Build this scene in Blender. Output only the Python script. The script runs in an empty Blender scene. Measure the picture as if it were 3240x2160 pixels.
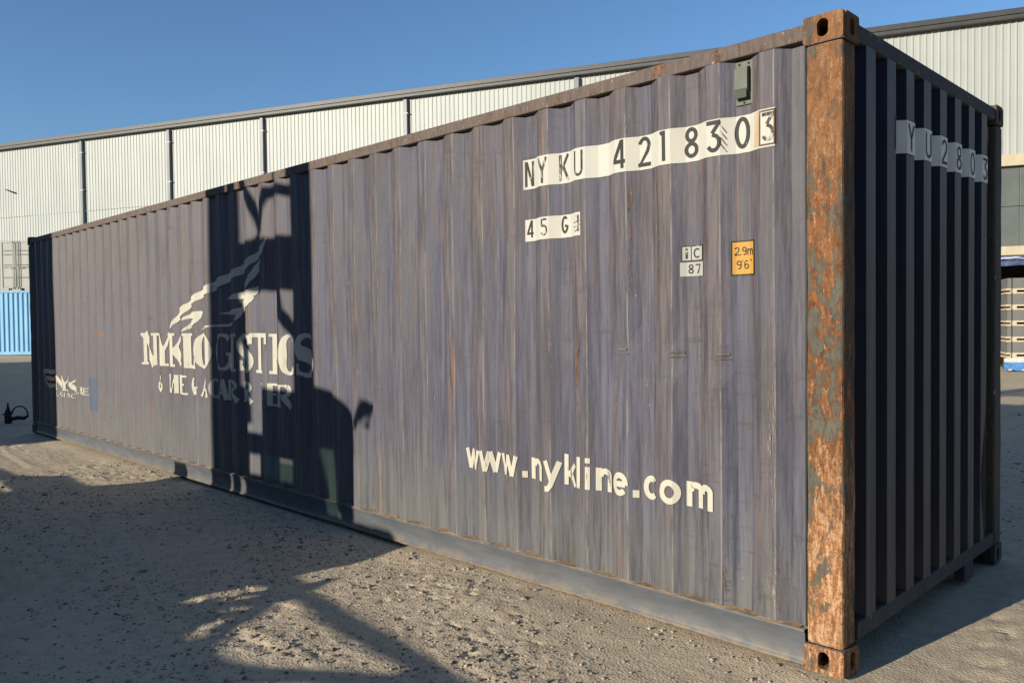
import bpy, bmesh, math, random
import numpy as np
from mathutils import Vector, Matrix
random.seed(7); rng = np.random.default_rng(7)
R = math.radians
SC = bpy.context.scene
COL = SC.collection

# ------------------------------------------------------------------ camera
cam_d = bpy.data.cameras.new('camera'); cam = bpy.data.objects.new('camera', cam_d); COL.objects.link(cam)
cam_d.sensor_fit = 'HORIZONTAL'; cam_d.sensor_width = 36.0
cam_d.lens = 36.0 * 2570.786 / 3240.0
cam_d.clip_start = 0.05; cam_d.clip_end = 2000
_a, _b, _c = 2.3566089, -0.02516006, -0.01118099
f = Vector((math.cos(_a)*math.cos(_b), math.sin(_a)*math.cos(_b), math.sin(_b)))
r = f.cross(Vector((0, 0, 1))).normalized(); u = r.cross(f)
r2 = r*math.cos(_c) + u*math.sin(_c); u2 = -r*math.sin(_c) + u*math.cos(_c)
M = Matrix((r2, u2, -f)).transposed().to_4x4(); M.translation = Vector((1.46660, -3.48442, 1.57791))
cam.matrix_world = M
SC.camera = cam

# ------------------------------------------------------------------ sky, sun, exposure
SUN_EL, SUN_AZ = R(14.9), R(190.0)
w = bpy.data.worlds.new('World'); SC.world = w; w.use_nodes = True
nt = w.node_tree; nt.nodes.clear()
sky = nt.nodes.new('ShaderNodeTexSky'); sky.sky_type = 'NISHITA'; sky.sun_disc = False
sky.sun_elevation = SUN_EL; sky.sun_rotation = SUN_AZ
sky.altitude = 0; sky.air_density = 1.0; sky.dust_density = 0.0; sky.ozone_density = 4.6
bg = nt.nodes.new('ShaderNodeBackground'); bg.inputs['Strength'].default_value = 0.108
wo = nt.nodes.new('ShaderNodeOutputWorld')
nt.links.new(sky.outputs[0], bg.inputs['Color']); nt.links.new(bg.outputs[0], wo.inputs['Surface'])
sl = bpy.data.lights.new('sun', 'SUN'); sl.energy = 5.0; sl.angle = R(0.55); sl.color = (1.0, 0.93, 0.79)
so = bpy.data.objects.new('sun', sl); COL.objects.link(so)
SDIR = Vector((math.sin(SUN_AZ)*math.cos(SUN_EL), math.cos(SUN_AZ)*math.cos(SUN_EL), math.sin(SUN_EL)))
so.rotation_euler = SDIR.to_track_quat('Z', 'Y').to_euler()
so.location = SDIR*60
vs = SC.view_settings
vs.view_transform = 'Standard'; vs.look = 'None'; vs.gamma = 1.0; vs.exposure = 0.5; vs.use_curve_mapping = False

# ------------------------------------------------------------------ node helpers
class MT:
    def __init__(s, name, rough=0.6, spec=0.4, metal=0.0):
        s.m = bpy.data.materials.new(name); s.m.use_nodes = True
        s.nt = s.m.node_tree; s.b = s.nt.nodes['Principled BSDF']
        s.b.inputs['Roughness'].default_value = rough
        s.b.inputs['Specular IOR Level'].default_value = spec
        s.b.inputs['Metallic'].default_value = metal
        s._p = None
    def n(s, t, **k):
        x = s.nt.nodes.new(t)
        for a, v in k.items(): setattr(x, a, v)
        return x
    def lk(s, a, b): s.nt.links.new(a, b)
    def put(s, sock, v):
        if isinstance(v, (int, float)): sock.default_value = v
        elif isinstance(v, tuple): sock.default_value = v if len(sock.default_value) == len(v) else (*v, 1)
        else: s.lk(v, sock)
    def pos(s, sc=(1, 1, 1), off=(0, 0, 0)):
        if s._p is None: s._p = s.n('ShaderNodeTexCoord').outputs['Object']
        m = s.n('ShaderNodeMapping'); m.inputs['Scale'].default_value = sc; m.inputs['Location'].default_value = off
        s.lk(s._p, m.inputs['Vector']); return m.outputs[0]
    def xyz(s):
        if s._p is None: s.pos()
        q = s.n('ShaderNodeSeparateXYZ'); s.lk(s._p, q.inputs[0]); return q.outputs
    def noise(s, vec, scale, detail=4, rough=0.55, dist=0.0):
        x = s.n('ShaderNodeTexNoise'); s.lk(vec, x.inputs['Vector'])
        x.inputs['Scale'].default_value = scale; x.inputs['Detail'].default_value = detail
        x.inputs['Roughness'].default_value = rough; x.inputs['Distortion'].default_value = dist
        return x.outputs['Fac']
    def voro(s, vec, scale, feat='F1'):
        x = s.n('ShaderNodeTexVoronoi'); x.feature = feat; s.lk(vec, x.inputs['Vector']); x.inputs['Scale'].default_value = scale
        return x.outputs['Distance']
    def ss(s, v, lo, hi, a=0.0, b=1.0):
        x = s.n('ShaderNodeMapRange'); x.interpolation_type = 'SMOOTHSTEP'
        s.put(x.inputs['Value'], v); x.inputs['From Min'].default_value = lo; x.inputs['From Max'].default_value = hi
        x.inputs['To Min'].default_value = a; x.inputs['To Max'].default_value = b; return x.outputs[0]
    def ma(s, op, a, b=0.0, c=0.0):
        x = s.n('ShaderNodeMath'); x.operation = op
        s.put(x.inputs[0], a); s.put(x.inputs[1], b); s.put(x.inputs[2], c); return x.outputs[0]
    def mix(s, fac, a, b, mode='MIX'):
        x = s.n('ShaderNodeMixRGB'); x.blend_type = mode
        s.put(x.inputs[0], fac); s.put(x.inputs[1], a); s.put(x.inputs[2], b); return x.outputs[0]
    def col(s, v): s.put(s.b.inputs['Base Color'], v); return s
    def rgh(s, v): s.put(s.b.inputs['Roughness'], v); return s
    def bump(s, h, strength=0.3, dist=0.01):
        x = s.n('ShaderNodeBump'); x.inputs['Strength'].default_value = strength; x.inputs['Distance'].default_value = dist
        s.lk(h, x.inputs['Height']); s.lk(x.outputs[0], s.b.inputs['Normal']); return s

def weathered(name, c, c2, scale=3.0, rough=0.6, streak=0.15, amt=1.0, spec=0.35):
    m = MT(name, rough, spec)
    a = m.noise(m.pos((1, 1, streak)), scale*4, 5, 0.65)
    b = m.noise(m.pos(), scale, 3)
    k = m.ma('MULTIPLY', m.ss(m.ma('ADD', m.ma('MULTIPLY', a, 0.6), m.ma('MULTIPLY', b, 0.4)), 0.38, 0.64), amt)
    m.col(m.mix(k, c, c2)); m.bump(a, 0.12, 0.004)
    return m.m

# ---- container paint (faded navy turned grey mauve)
def paint_side():
    m = MT('faded_navy_paint', 0.62, 0.30)
    x, y, z = m.xyz()
    st = m.noise(m.pos((1, 1, 0.050), (3, 0, 0)), 38, 8, 0.78)          # fine vertical streaks
    st2 = m.noise(m.pos((1, 1, 0.12), (9, 0, 0)), 8.0, 6, 0.7)
    big = m.noise(m.pos((1, 1, 0.6)), 0.8, 3)
    hz = m.noise(m.pos((0.12, 1, 1.0), (0, 5, 0)), 30, 5, 0.7)          # faint horizontal scuffs
    top = m.ss(z, 0.3, 2.7)
    # fraction along one corrugation: which fold of the sheet this is
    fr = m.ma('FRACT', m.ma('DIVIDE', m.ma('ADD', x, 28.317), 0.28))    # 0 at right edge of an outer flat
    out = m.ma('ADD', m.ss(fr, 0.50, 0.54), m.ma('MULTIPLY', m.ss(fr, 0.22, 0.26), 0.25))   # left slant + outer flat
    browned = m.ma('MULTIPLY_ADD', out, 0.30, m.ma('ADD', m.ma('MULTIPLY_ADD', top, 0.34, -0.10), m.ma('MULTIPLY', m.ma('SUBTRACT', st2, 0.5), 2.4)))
    blue = m.mix(m.ss(st, 0.38, 0.62), (0.045, 0.046, 0.072), (0.093, 0.092, 0.126))
    brown = m.mix(m.ss(st, 0.38, 0.62), (0.051, 0.040, 0.038), (0.122, 0.098, 0.088))
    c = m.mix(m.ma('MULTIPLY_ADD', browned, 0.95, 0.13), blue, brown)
    # far door end: grazing-view sheen and dusty haze mixed into the colour
    far = m.ss(m.ma('MULTIPLY', x, -1.0), 2.5, 9.0)
    c = m.mix(m.ma('MULTIPLY', far, 0.34), c, (0.150, 0.128, 0.112))
    # dust and algae film near the bottom
    low = m.ma('MULTIPLY', m.ss(z, 0.95, 0.22), m.ss(m.ma('ADD', st, m.ma('MULTIPLY', big, 0.4)), 0.45, 0.85))
    c = m.mix(m.ma('MULTIPLY', low, 0.75), c, (0.120, 0.118, 0.104))
    olive = m.ma('MULTIPLY', m.ss(z, 0.62, 0.2), m.ss(m.noise(m.pos((1, 1, 0.12), (0, 0, 4)), 14, 3), 0.60, 0.72))
    c = m.mix(m.ma('MULTIPLY', olive, 0.65), c, (0.045, 0.042, 0.020))
    # dark vertical drip marks
    drip = m.ma('MULTIPLY', m.ss(m.noise(m.pos((1, 1, 0.03), (5, 0, 2)), 34, 3), 0.56, 0.70), m.ss(m.noise(m.pos((1, 1, 0.8), (0, 3, 0)), 1.7, 2), 0.45, 0.65))
    c = m.mix(m.ma('MULTIPLY', drip, 0.45), c, (0.042, 0.034, 0.030))
    scuff = m.ma('MULTIPLY', m.ss(hz, 0.54, 0.66), m.ss(m.noise(m.pos((1, 1, 1), (7, 0, 0)), 1.3, 2), 0.48, 0.64))
    c = m.mix(m.ma('MULTIPLY', scuff, 0.55), c, (0.048, 0.038, 0.032))
    # rust streaks on the outer folds
    rs = m.ma('MULTIPLY', m.ss(m.noise(m.pos((1, 1, 0.045), (11, 0, 0)), 26, 4, 0.65), 0.56, 0.68),
              m.ss(m.noise(m.pos((1.2, 1, 0.55), (2, 0, 9)), 2.1, 3, 0.6), 0.47, 0.62))
    rs = m.ma('MULTIPLY', rs, m.ss(out, 0.1, 0.6, 0.35, 1.0))
    c = m.mix(m.ma('MULTIPLY', rs, 0.8), c, m.mix(m.noise(m.pos((1, 1, .3)), 60, 3), (0.16, 0.058, 0.020), (0.23, 0.145, 0.095)))
    # pale broken line along the right fold of each outer flat
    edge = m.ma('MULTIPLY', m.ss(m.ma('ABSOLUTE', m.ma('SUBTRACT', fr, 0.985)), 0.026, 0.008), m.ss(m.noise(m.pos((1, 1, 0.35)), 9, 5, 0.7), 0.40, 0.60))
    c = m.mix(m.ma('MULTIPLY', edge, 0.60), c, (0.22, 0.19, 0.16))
    # pale chips
    ch = m.ma('MULTIPLY', m.ss(m.noise(m.pos((1, 1, 0.4)), 55, 3, 0.6), 0.69, 0.74), m.ss(m.noise(m.pos((1, 1, .5), (0, 0, 3)), 2.3, 2), 0.52, 0.66))
    c = m.mix(m.ma('MULTIPLY', ch, 0.8), c, (0.30, 0.27, 0.23))
    sp = m.ma('MULTIPLY', m.ss(m.noise(m.pos((1, 1, 0.6), (8, 0, 1)), 85, 4, 0.7), 0.64, 0.70), m.ss(m.noise(m.pos((1, 1, 0.4), (1, 0, 7)), 3.0, 4, 0.65), 0.48, 0.60))
    c = m.mix(m.ma('MULTIPLY', sp, 0.85), c, (0.13, 0.055, 0.024))
    grime = m.ma('MULTIPLY', m.ss(m.noise(m.pos((1, 1, 0.35), (2, 0, 5)), 1.6, 5, 0.65), 0.50, 0.70), m.ss(st, 0.30, 0.60))
    c = m.mix(m.ma('MULTIPLY', grime, 0.45), c, (0.050, 0.043, 0.040))
    m.col(c); m.rgh(m.ss(st, 0.3, 0.7, 0.52, 0.72))
    m.bump(m.ma('ADD', m.noise(m.pos((1, 1, 0.5)), 5, 3), m.ma('MULTIPLY', rs, 0.3)), 0.25, 0.02)
    return m.m

def paint_end():
    m = MT('navy_end_paint', 0.55, 0.30)
    x, y, z = m.xyz()
    st = m.noise(m.pos((1, 1, 0.05)), 22, 5, 0.7)
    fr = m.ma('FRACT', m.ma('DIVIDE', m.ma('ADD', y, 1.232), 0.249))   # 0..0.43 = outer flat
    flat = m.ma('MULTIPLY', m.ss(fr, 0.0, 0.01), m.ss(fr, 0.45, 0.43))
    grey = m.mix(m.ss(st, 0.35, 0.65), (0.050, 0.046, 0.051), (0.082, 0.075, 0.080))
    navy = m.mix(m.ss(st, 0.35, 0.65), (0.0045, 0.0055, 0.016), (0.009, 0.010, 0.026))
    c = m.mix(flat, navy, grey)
    g = m.ma('MULTIPLY', m.ss(m.noise(m.pos((1, 1, .4), (4, 2, 0)), 2.2, 3), 0.56, 0.68), 0.5)
    c = m.mix(m.ma('MULTIPLY', g, flat), c, (0.105, 0.098, 0.070))
    c = m.mix(m.ma('MULTIPLY', m.ss(z, 0.55, 0.2), 0.20), c, (0.10, 0.09, 0.075))
    m.col(c); m.bump(st, 0.08, 0.004); return m.m

def rust_mat(name, paint=(0.15, 0.14, 0.12), amount=0.0, scale=1.0):
    m = MT(name, 0.82, 0.22)
    n1 = m.noise(m.pos((1, 1, 0.42)), 9*scale, 8, 0.72, 0.6)
    n2 = m.noise(m.pos((1, 1, 0.28), (4, 4, 1)), 34*scale, 7, 0.72, 0.3)
    n3 = m.noise(m.pos((1, 1, 1), (1, 7, 3)), 95*scale, 6, 0.75)
    n4 = m.noise(m.pos((1, 1, 0.7), (9, 2, 5)), 2.6*scale, 3)
    rust = m.mix(m.ss(n2, 0.36, 0.62), (0.085, 0.030, 0.012), (0.255, 0.105, 0.038))
    rust = m.mix(m.ma('MULTIPLY', m.ss(n3, 0.48, 0.64), 0.75), rust, (0.36, 0.200, 0.105))
    rust = m.mix(m.ma('MULTIPLY', m.ss(n4, 0.56, 0.70), 0.75), rust, (0.062, 0.024, 0.011))
    pm = m.ss(m.ma('ADD', m.ma('MULTIPLY', n1, 0.75), m.ma('MULTIPLY', n2, 0.25)), 0.50+amount, 0.535+amount)
    pn = m.mix(m.ss(n2, 0.3, 0.7), tuple(v*0.75 for v in paint), tuple(v*1.2 for v in paint))
    c = m.mix(pm, rust, pn)
    fl = m.ss(m.noise(m.pos((1, 1, 0.5), (2, 2, 8)), 48*scale, 4, 0.6), 0.66, 0.70)
    c = m.mix(m.ma('MULTIPLY', fl, 0.8), c, (0.40, 0.33, 0.26))
    m.col(c)
    m.bump(m.ma('ADD', m.ma('MULTIPLY', pm, 0.5), m.ma('ADD', m.ma('MULTIPLY', n2, 0.5), m.ma('MULTIPLY', n3, 0.35))), 0.7, 0.006)
    return m.m

def worn_print(name, c, under, lo=0.62, hi=0.70, sc=16):
    m = MT(name, 0.6, 0.3)
    a = m.noise(m.pos((1, 1, 0.25), (6, 1, 0)), sc*2.2, 5, 0.7); b = m.noise(m.pos((1, 1, 0.6)), sc*0.25, 3)
    k = m.ss(m.ma('ADD', m.ma('MULTIPLY', a, 0.7), m.ma('MULTIPLY', b, 0.45)), lo, hi)
    sh = m.noise(m.pos((1, 1, 0.3)), 9, 4)
    m.col(m.mix(k, m.mix(sh, tuple(v*0.88 for v in c), tuple(min(v*1.07, .85) for v in c)), under))
    return m.m

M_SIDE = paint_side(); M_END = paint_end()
M_POST = rust_mat('rusted_post_paint', (0.098, 0.088, 0.070), 0.0)
def post_mat():
    m = MT('flaking_rusted_post', 0.85, 0.2)
    x, y, z = m.xyz()
    n1 = m.noise(m.pos((1, 1, 0.45)), 9, 9, 0.72, 1.2); n2 = m.noise(m.pos((1, 1, 0.40), (4, 4, 1)), 26, 9, 0.80, 0.8)
    n3 = m.noise(m.pos((1, 1, 0.8), (1, 7, 3)), 70, 7, 0.85, 0.5); n4 = m.noise(m.pos((1, 1, 0.7), (9, 2, 5)), 3.2, 4, 0.6); n5 = m.noise(m.pos((1, 1, 0.17), (3, 0, 0)), 50, 8, 0.82, 0.3)
    low = m.ss(z, 1.25, 0.75); top = m.ss(z, 2.05, 2.4)
    rust = m.mix(m.ss(n2, 0.34, 0.64), (0.072, 0.029, 0.012), (0.245, 0.102, 0.037))
    peach = m.mix(m.ss(n5, 0.35, 0.65), (0.30, 0.140, 0.060), (0.47, 0.290, 0.165))
    rust = m.mix(m.ss(m.ma('ADD', m.ma('MULTIPLY', low, 0.06), m.ma('ADD', m.ma('MULTIPLY', n3, 0.55), m.ma('MULTIPLY', n5, 0.45))), 0.50, 0.62), rust, peach)
    blot = m.ma('MULTIPLY', m.ss(m.ma('ADD', n4, m.ma('MULTIPLY', n2, 0.3)), 0.60, 0.78), m.ss(z, 1.7, 2.4, 0.35, 1.0))
    rust = m.mix(m.ma('MULTIPLY', blot, 0.75), rust, (0.058, 0.025, 0.011))
    rust = m.mix(m.ma('MULTIPLY', top, m.ss(n5, 0.42, 0.6, 0.15, 0.55)), rust, (0.185, 0.105, 0.055))
    cover = m.ma('ADD', m.ma('ADD', m.ma('MULTIPLY', n1, 0.52), m.ma('MULTIPLY', n2, 0.30)), m.ma('MULTIPLY', n3, 0.18))
    bias = m.ma('ADD', m.ma('MULTIPLY', low, 0.032), m.ma('MULTIPLY', top, 0.046))
    pm = m.ss(m.ma('SUBTRACT', cover, bias), 0.486, 0.512)
    pn = m.mix(m.ss(n5, 0.35, 0.65), (0.066, 0.060, 0.047), (0.118, 0.106, 0.082))
    c = m.mix(pm, rust, pn)
    fl = m.ss(m.noise(m.pos((1, 1, 0.35), (2, 2, 8)), 60, 5, 0.7), 0.66, 0.70)
    c = m.mix(m.ma('MULTIPLY', fl, 0.75), c, (0.36, 0.30, 0.24))
    m.col(c); m.bump(m.ma('ADD', m.ma('MULTIPLY', pm, 0.5), m.ma('ADD', m.ma('MULTIPLY', n2, 0.6), m.ma('MULTIPLY', n3, 0.4))), 0.6, 0.006)
    return m.m
M_POST = post_mat()
M_RAIL = rust_mat('rusted_rail_paint', (0.112, 0.086, 0.072), -0.10, 1.2)
M_ENDRAIL = rust_mat('grey_end_rail_paint', (0.065, 0.064, 0.066), -0.12, 1.0)
M_DARKPOST = rust_mat('dark_far_post_paint', (0.075, 0.068, 0.055), -0.16, 1.0)
M_ROOF = weathered('container_roof_paint', (0.10, 0.095, 0.10), (0.20, 0.15, 0.11))
def rail_paint():
    m = MT('grey_bottom_rail_paint', 0.5, 0.35)
    a = m.noise(m.pos((0.25, 1, 1)), 14, 5, 0.65); x, y, z = m.xyz()
    c = m.mix(m.ss(a, 0.35, 0.65), (0.070, 0.076, 0.085), (0.094, 0.098, 0.105))
    scr = m.ma('MULTIPLY', m.ss(m.noise(m.pos((0.3, 1, 1.6), (3, 0, 0)), 26, 6, 0.7), 0.57, 0.64), m.ss(m.noise(m.pos(), 1.4, 3), 0.42, 0.6))
    c = m.mix(m.ma('MULTIPLY', scr, 0.6), c, (0.15, 0.10, 0.062))
    mud = m.ma('MULTIPLY', m.ss(z, 0.10, 0.03), m.ss(m.noise(m.pos(), 7, 6, 0.7), 0.40, 0.62))
    c = m.mix(m.ma('MULTIPLY', mud, 0.6), c, (0.17, 0.14, 0.10))
    e = m.ma('MULTIPLY', m.ss(m.noise(m.pos((1, 1, 3)), 20, 5), 0.42, 0.6), m.ma('ADD', m.ss(z, 0.162, 0.180), m.ss(z, 0.040, 0.022)))
    c = m.mix(m.ma('MULTIPLY', e, 0.85), c, (0.20, 0.135, 0.075))
    m.col(c); m.bump(a, 0.1, 0.004); return m.m
M_BRAIL = rail_paint()
M_DUST = weathered('dust_on_ledge', (0.27, 0.195, 0.12), (0.16, 0.09, 0.045), 12, 0.9, 1.0)
M_BLACK = weathered('black_cavity_steel', (0.012, 0.011, 0.010), (0.03, 0.02, 0.015), 9)
M_WHITE = worn_print('cream_white_label', (0.43, 0.41, 0.355), (0.27, 0.24, 0.20), 0.74, 0.80)
M_WHITE2 = worn_print('painted_white_letter', (0.43, 0.405, 0.33), (0.12, 0.10, 0.10), 0.655, 0.735, 22)
M_WHITE3 = worn_print('faded_white_letter', (0.37, 0.345, 0.275), (0.13, 0.105, 0.095), 0.66, 0.74)
M_ENDLBL = worn_print('cool_white_label', (0.72, 0.70, 0.64), (0.5, 0.48, 0.45), 0.78, 0.84)
M_INK = worn_print('black_letter_ink', (0.018, 0.018, 0.016), (0.30, 0.28, 0.23), 0.68, 0.73, 26)
M_INK2 = worn_print('worn_black_letter_ink', (0.026, 0.022, 0.017), (0.34, 0.32, 0.27), 0.60, 0.66, 30)
M_RUSTINK = worn_print('rust_letter_ghost', (0.09, 0.042, 0.022), (0.34, 0.27, 0.2), 0.64, 0.72, 22)
M_YEL = worn_print('yellow_sticker', (0.43, 0.225, 0.035), (0.3, 0.18, 0.06), 0.80, 0.86)
M_RED = worn_print('red_flag_paint', (0.16, 0.025, 0.025), (0.17, 0.1, 0.09), 0.68, 0.75)
M_BLUEPATCH = worn_print('blue_touch_up_paint', (0.062, 0.082, 0.125), (0.10, 0.10, 0.115), 0.72, 0.8)
M_STICK = worn_print('silver_sticker', (0.32, 0.31, 0.28), (0.2, 0.19, 0.18), 0.70, 0.85, 5)
M_VENT = weathered('green_grey_vent_plastic', (0.068, 0.076, 0.055), (0.088, 0.095, 0.072), 6, 0.5)
M_VENTD = weathered('dark_vent_plastic', (0.028, 0.031, 0.024), (0.038, 0.042, 0.032), 20, 0.6)

# ------------------------------------------------------------------ mesh helpers
def link(name, verts, faces, mat, parent=None, smooth=False):
    me = bpy.data.meshes.new(name); me.from_pydata([tuple(v) for v in verts], [], faces); me.update()
    if smooth: me.polygons.foreach_set('use_smooth', [True]*len(me.polygons))
    o = bpy.data.objects.new(name, me); COL.objects.link(o)
    me.materials.append(mat)
    if parent is not None: o.parent = parent
    return o
def from_bm(name, bm, mat, parent=None, smooth=False):
    me = bpy.data.meshes.new(name); bm.normal_update(); bm.to_mesh(me); bm.free()
    if smooth: me.polygons.foreach_set('use_smooth', [True]*len(me.polygons))
    o = bpy.data.objects.new(name, me); COL.objects.link(o); me.materials.append(mat)
    if parent is not None: o.parent = parent
    return o
def thing(name, label, cat, loc=(0, 0, 0), rz=0.0, group=None):
    o = bpy.data.objects.new(name, None); COL.objects.link(o); o.empty_display_size = 0.2
    o.location = loc; o.rotation_euler = (0, 0, rz); tag(o, label, cat, group); return o
def tag(o, label, cat, group=None):
    o['label'] = label; o['category'] = cat
    if group: o['group'] = group
    return o
def kind(o, k): o['kind'] = k; return o
def add_box(bm, a, b, bev=0.0, rot=None):
    lo = Vector((min(a[0], b[0]), min(a[1], b[1]), min(a[2], b[2]))); hi = Vector((max(a[0], b[0]), max(a[1], b[1]), max(a[2], b[2])))
    g = bmesh.ops.create_cube(bm, size=1.0)['verts']
    c = (lo+hi)/2; s = hi-lo
    for v in g: v.co = Vector((v.co.x*s.x, v.co.y*s.y, v.co.z*s.z))
    if bev:
        es = list({e for v in g for e in v.link_edges})
        res = bmesh.ops.bevel(bm, geom=es, offset=bev, segments=2, affect='EDGES', profile=0.5)
        g = list({v for v in res['verts']} | {v for v in g if v.is_valid})
    for v in g:
        if rot is not None: v.co = rot @ v.co
        v.co += c
    return g
def box(name, a, b, mat, parent=None, bev=0.0):
    bm = bmesh.new(); add_box(bm, a, b, bev); return from_bm(name, bm, mat, parent)
def add_tube(bm, pts, rad, seg=8, cap=True):
    pts = [Vector(p) for p in pts]; rings = []
    up = Vector((0, 0, 1))
    for i, p in enumerate(pts):
        t = (pts[min(i+1, len(pts)-1)] - pts[max(i-1, 0)]).normalized()
        a = t.cross(up)
        if a.length < 0.05: a = t.cross(Vector((1, 0, 0)))
        a.normalize(); b = t.cross(a)
        rr = rad[i] if isinstance(rad, (list, tuple)) else rad
        rings.append([bm.verts.new(p + a*math.cos(2*math.pi*k/seg)*rr + b*math.sin(2*math.pi*k/seg)*rr) for k in range(seg)])
    for i in range(len(rings)-1):
        for k in range(seg):
            bm.faces.new((rings[i][k], rings[i][(k+1) % seg], rings[i+1][(k+1) % seg], rings[i+1][k]))
    if cap: bm.faces.new(rings[0]); bm.faces.new(rings[-1][::-1])
def tube(name, pts, rad, mat, parent=None, seg=8):
    bm = bmesh.new(); add_tube(bm, pts, rad, seg); bmesh.ops.recalc_face_normals(bm, faces=bm.faces); return from_bm(name, bm, mat, parent, True)
def add_lathe(bm, prof, c=(0, 0, 0), seg=16):
    rings = []
    for rr, z in prof: rings.append([bm.verts.new((c[0]+rr*math.cos(2*math.pi*k/seg), c[1]+rr*math.sin(2*math.pi*k/seg), c[2]+z)) for k in range(seg)])
    for i in range(len(rings)-1):
        for k in range(seg): bm.faces.new((rings[i][k], rings[i][(k+1) % seg], rings[i+1][(k+1) % seg], rings[i+1][k]))
    bm.faces.new(rings[0][::-1]); bm.faces.new(rings[-1])

# ------------------------------------------------------------------ value noise for the ground
def vnoise(x, y, seed):
    xi = np.floor(x).astype(np.int64); yi = np.floor(y).astype(np.int64); xf = x-xi; yf = y-yi
    def h(a, b):
        n = (a*374761393 + b*668265263 + seed*974634777) & 0x7fffffff
        n = ((n ^ (n >> 13))*1274126177) & 0x7fffffff
        return ((n ^ (n >> 16)) & 0xffff)/65535.0
    ux = xf*xf*(3-2*xf); uy = yf*yf*(3-2*yf)
    return (h(xi, yi)*(1-ux)+h(xi+1, yi)*ux)*(1-uy) + (h(xi, yi+1)*(1-ux)+h(xi+1, yi+1)*ux)*uy
def sstep(x, a, b):
    t = np.clip((x-a)/(b-a), 0, 1); return t*t*(3-2*t)
def ground_z(x, y):
    x = np.asarray(x, float); y = np.asarray(y, float)
    z = 0.050*(vnoise(x*0.6, y*0.6, 1)-0.5) + 0.009*(vnoise(x*2.3, y*2.3, 2)-0.5)
    near = 1-sstep(np.hypot(x+1, y+0.5), 9, 22)
    rough = 0.35+0.65*sstep(vnoise(x*0.9+4, y*0.9, 9), 0.35, 0.65)
    z = z + near*(0.006*(vnoise(x*7, y*7, 3)-0.5) + rough*(0.0030*(vnoise(x*17, y*17, 4)-0.5) + 0.0058*(vnoise(x*41, y*41, 5)-0.5)))
    # small broken hollows
    hol = sstep(vnoise(x*16+3, y*16, 6), 0.70, 0.88)*sstep(vnoise(x*1.4, y*1.4+8, 7), 0.30, 0.60)
    z = z - near*0.009*hol
    # wheel ruts in the foreground, running along the container
    wob = 0.10*(vnoise(x*1.1, y*0+2, 11)-0.5)
    for y0, dpt in ((-1.62, 0.007), (-2.02, 0.008), (-1.15, 0.004)):
        d = y + 0.05*x*0.6 - y0 + wob
        z = z - near*dpt*np.exp(-(d/0.045)**2)*sstep(vnoise(x*2.2, y0+x*0, 12), 0.35, 0.6) + near*dpt*0.7*np.exp(-((d-0.085)/0.05)**2)
    foot = sstep(y, -0.30, -0.02)*(1-sstep(y, 2.5, 2.9))*sstep(x, -12.6, -12.2)*(1-sstep(x, 0.02, 0.3))
    z = z*(1-0.75*foot) - 0.012
    return z + 0.32*sstep(-x, 15, 32)

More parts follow.
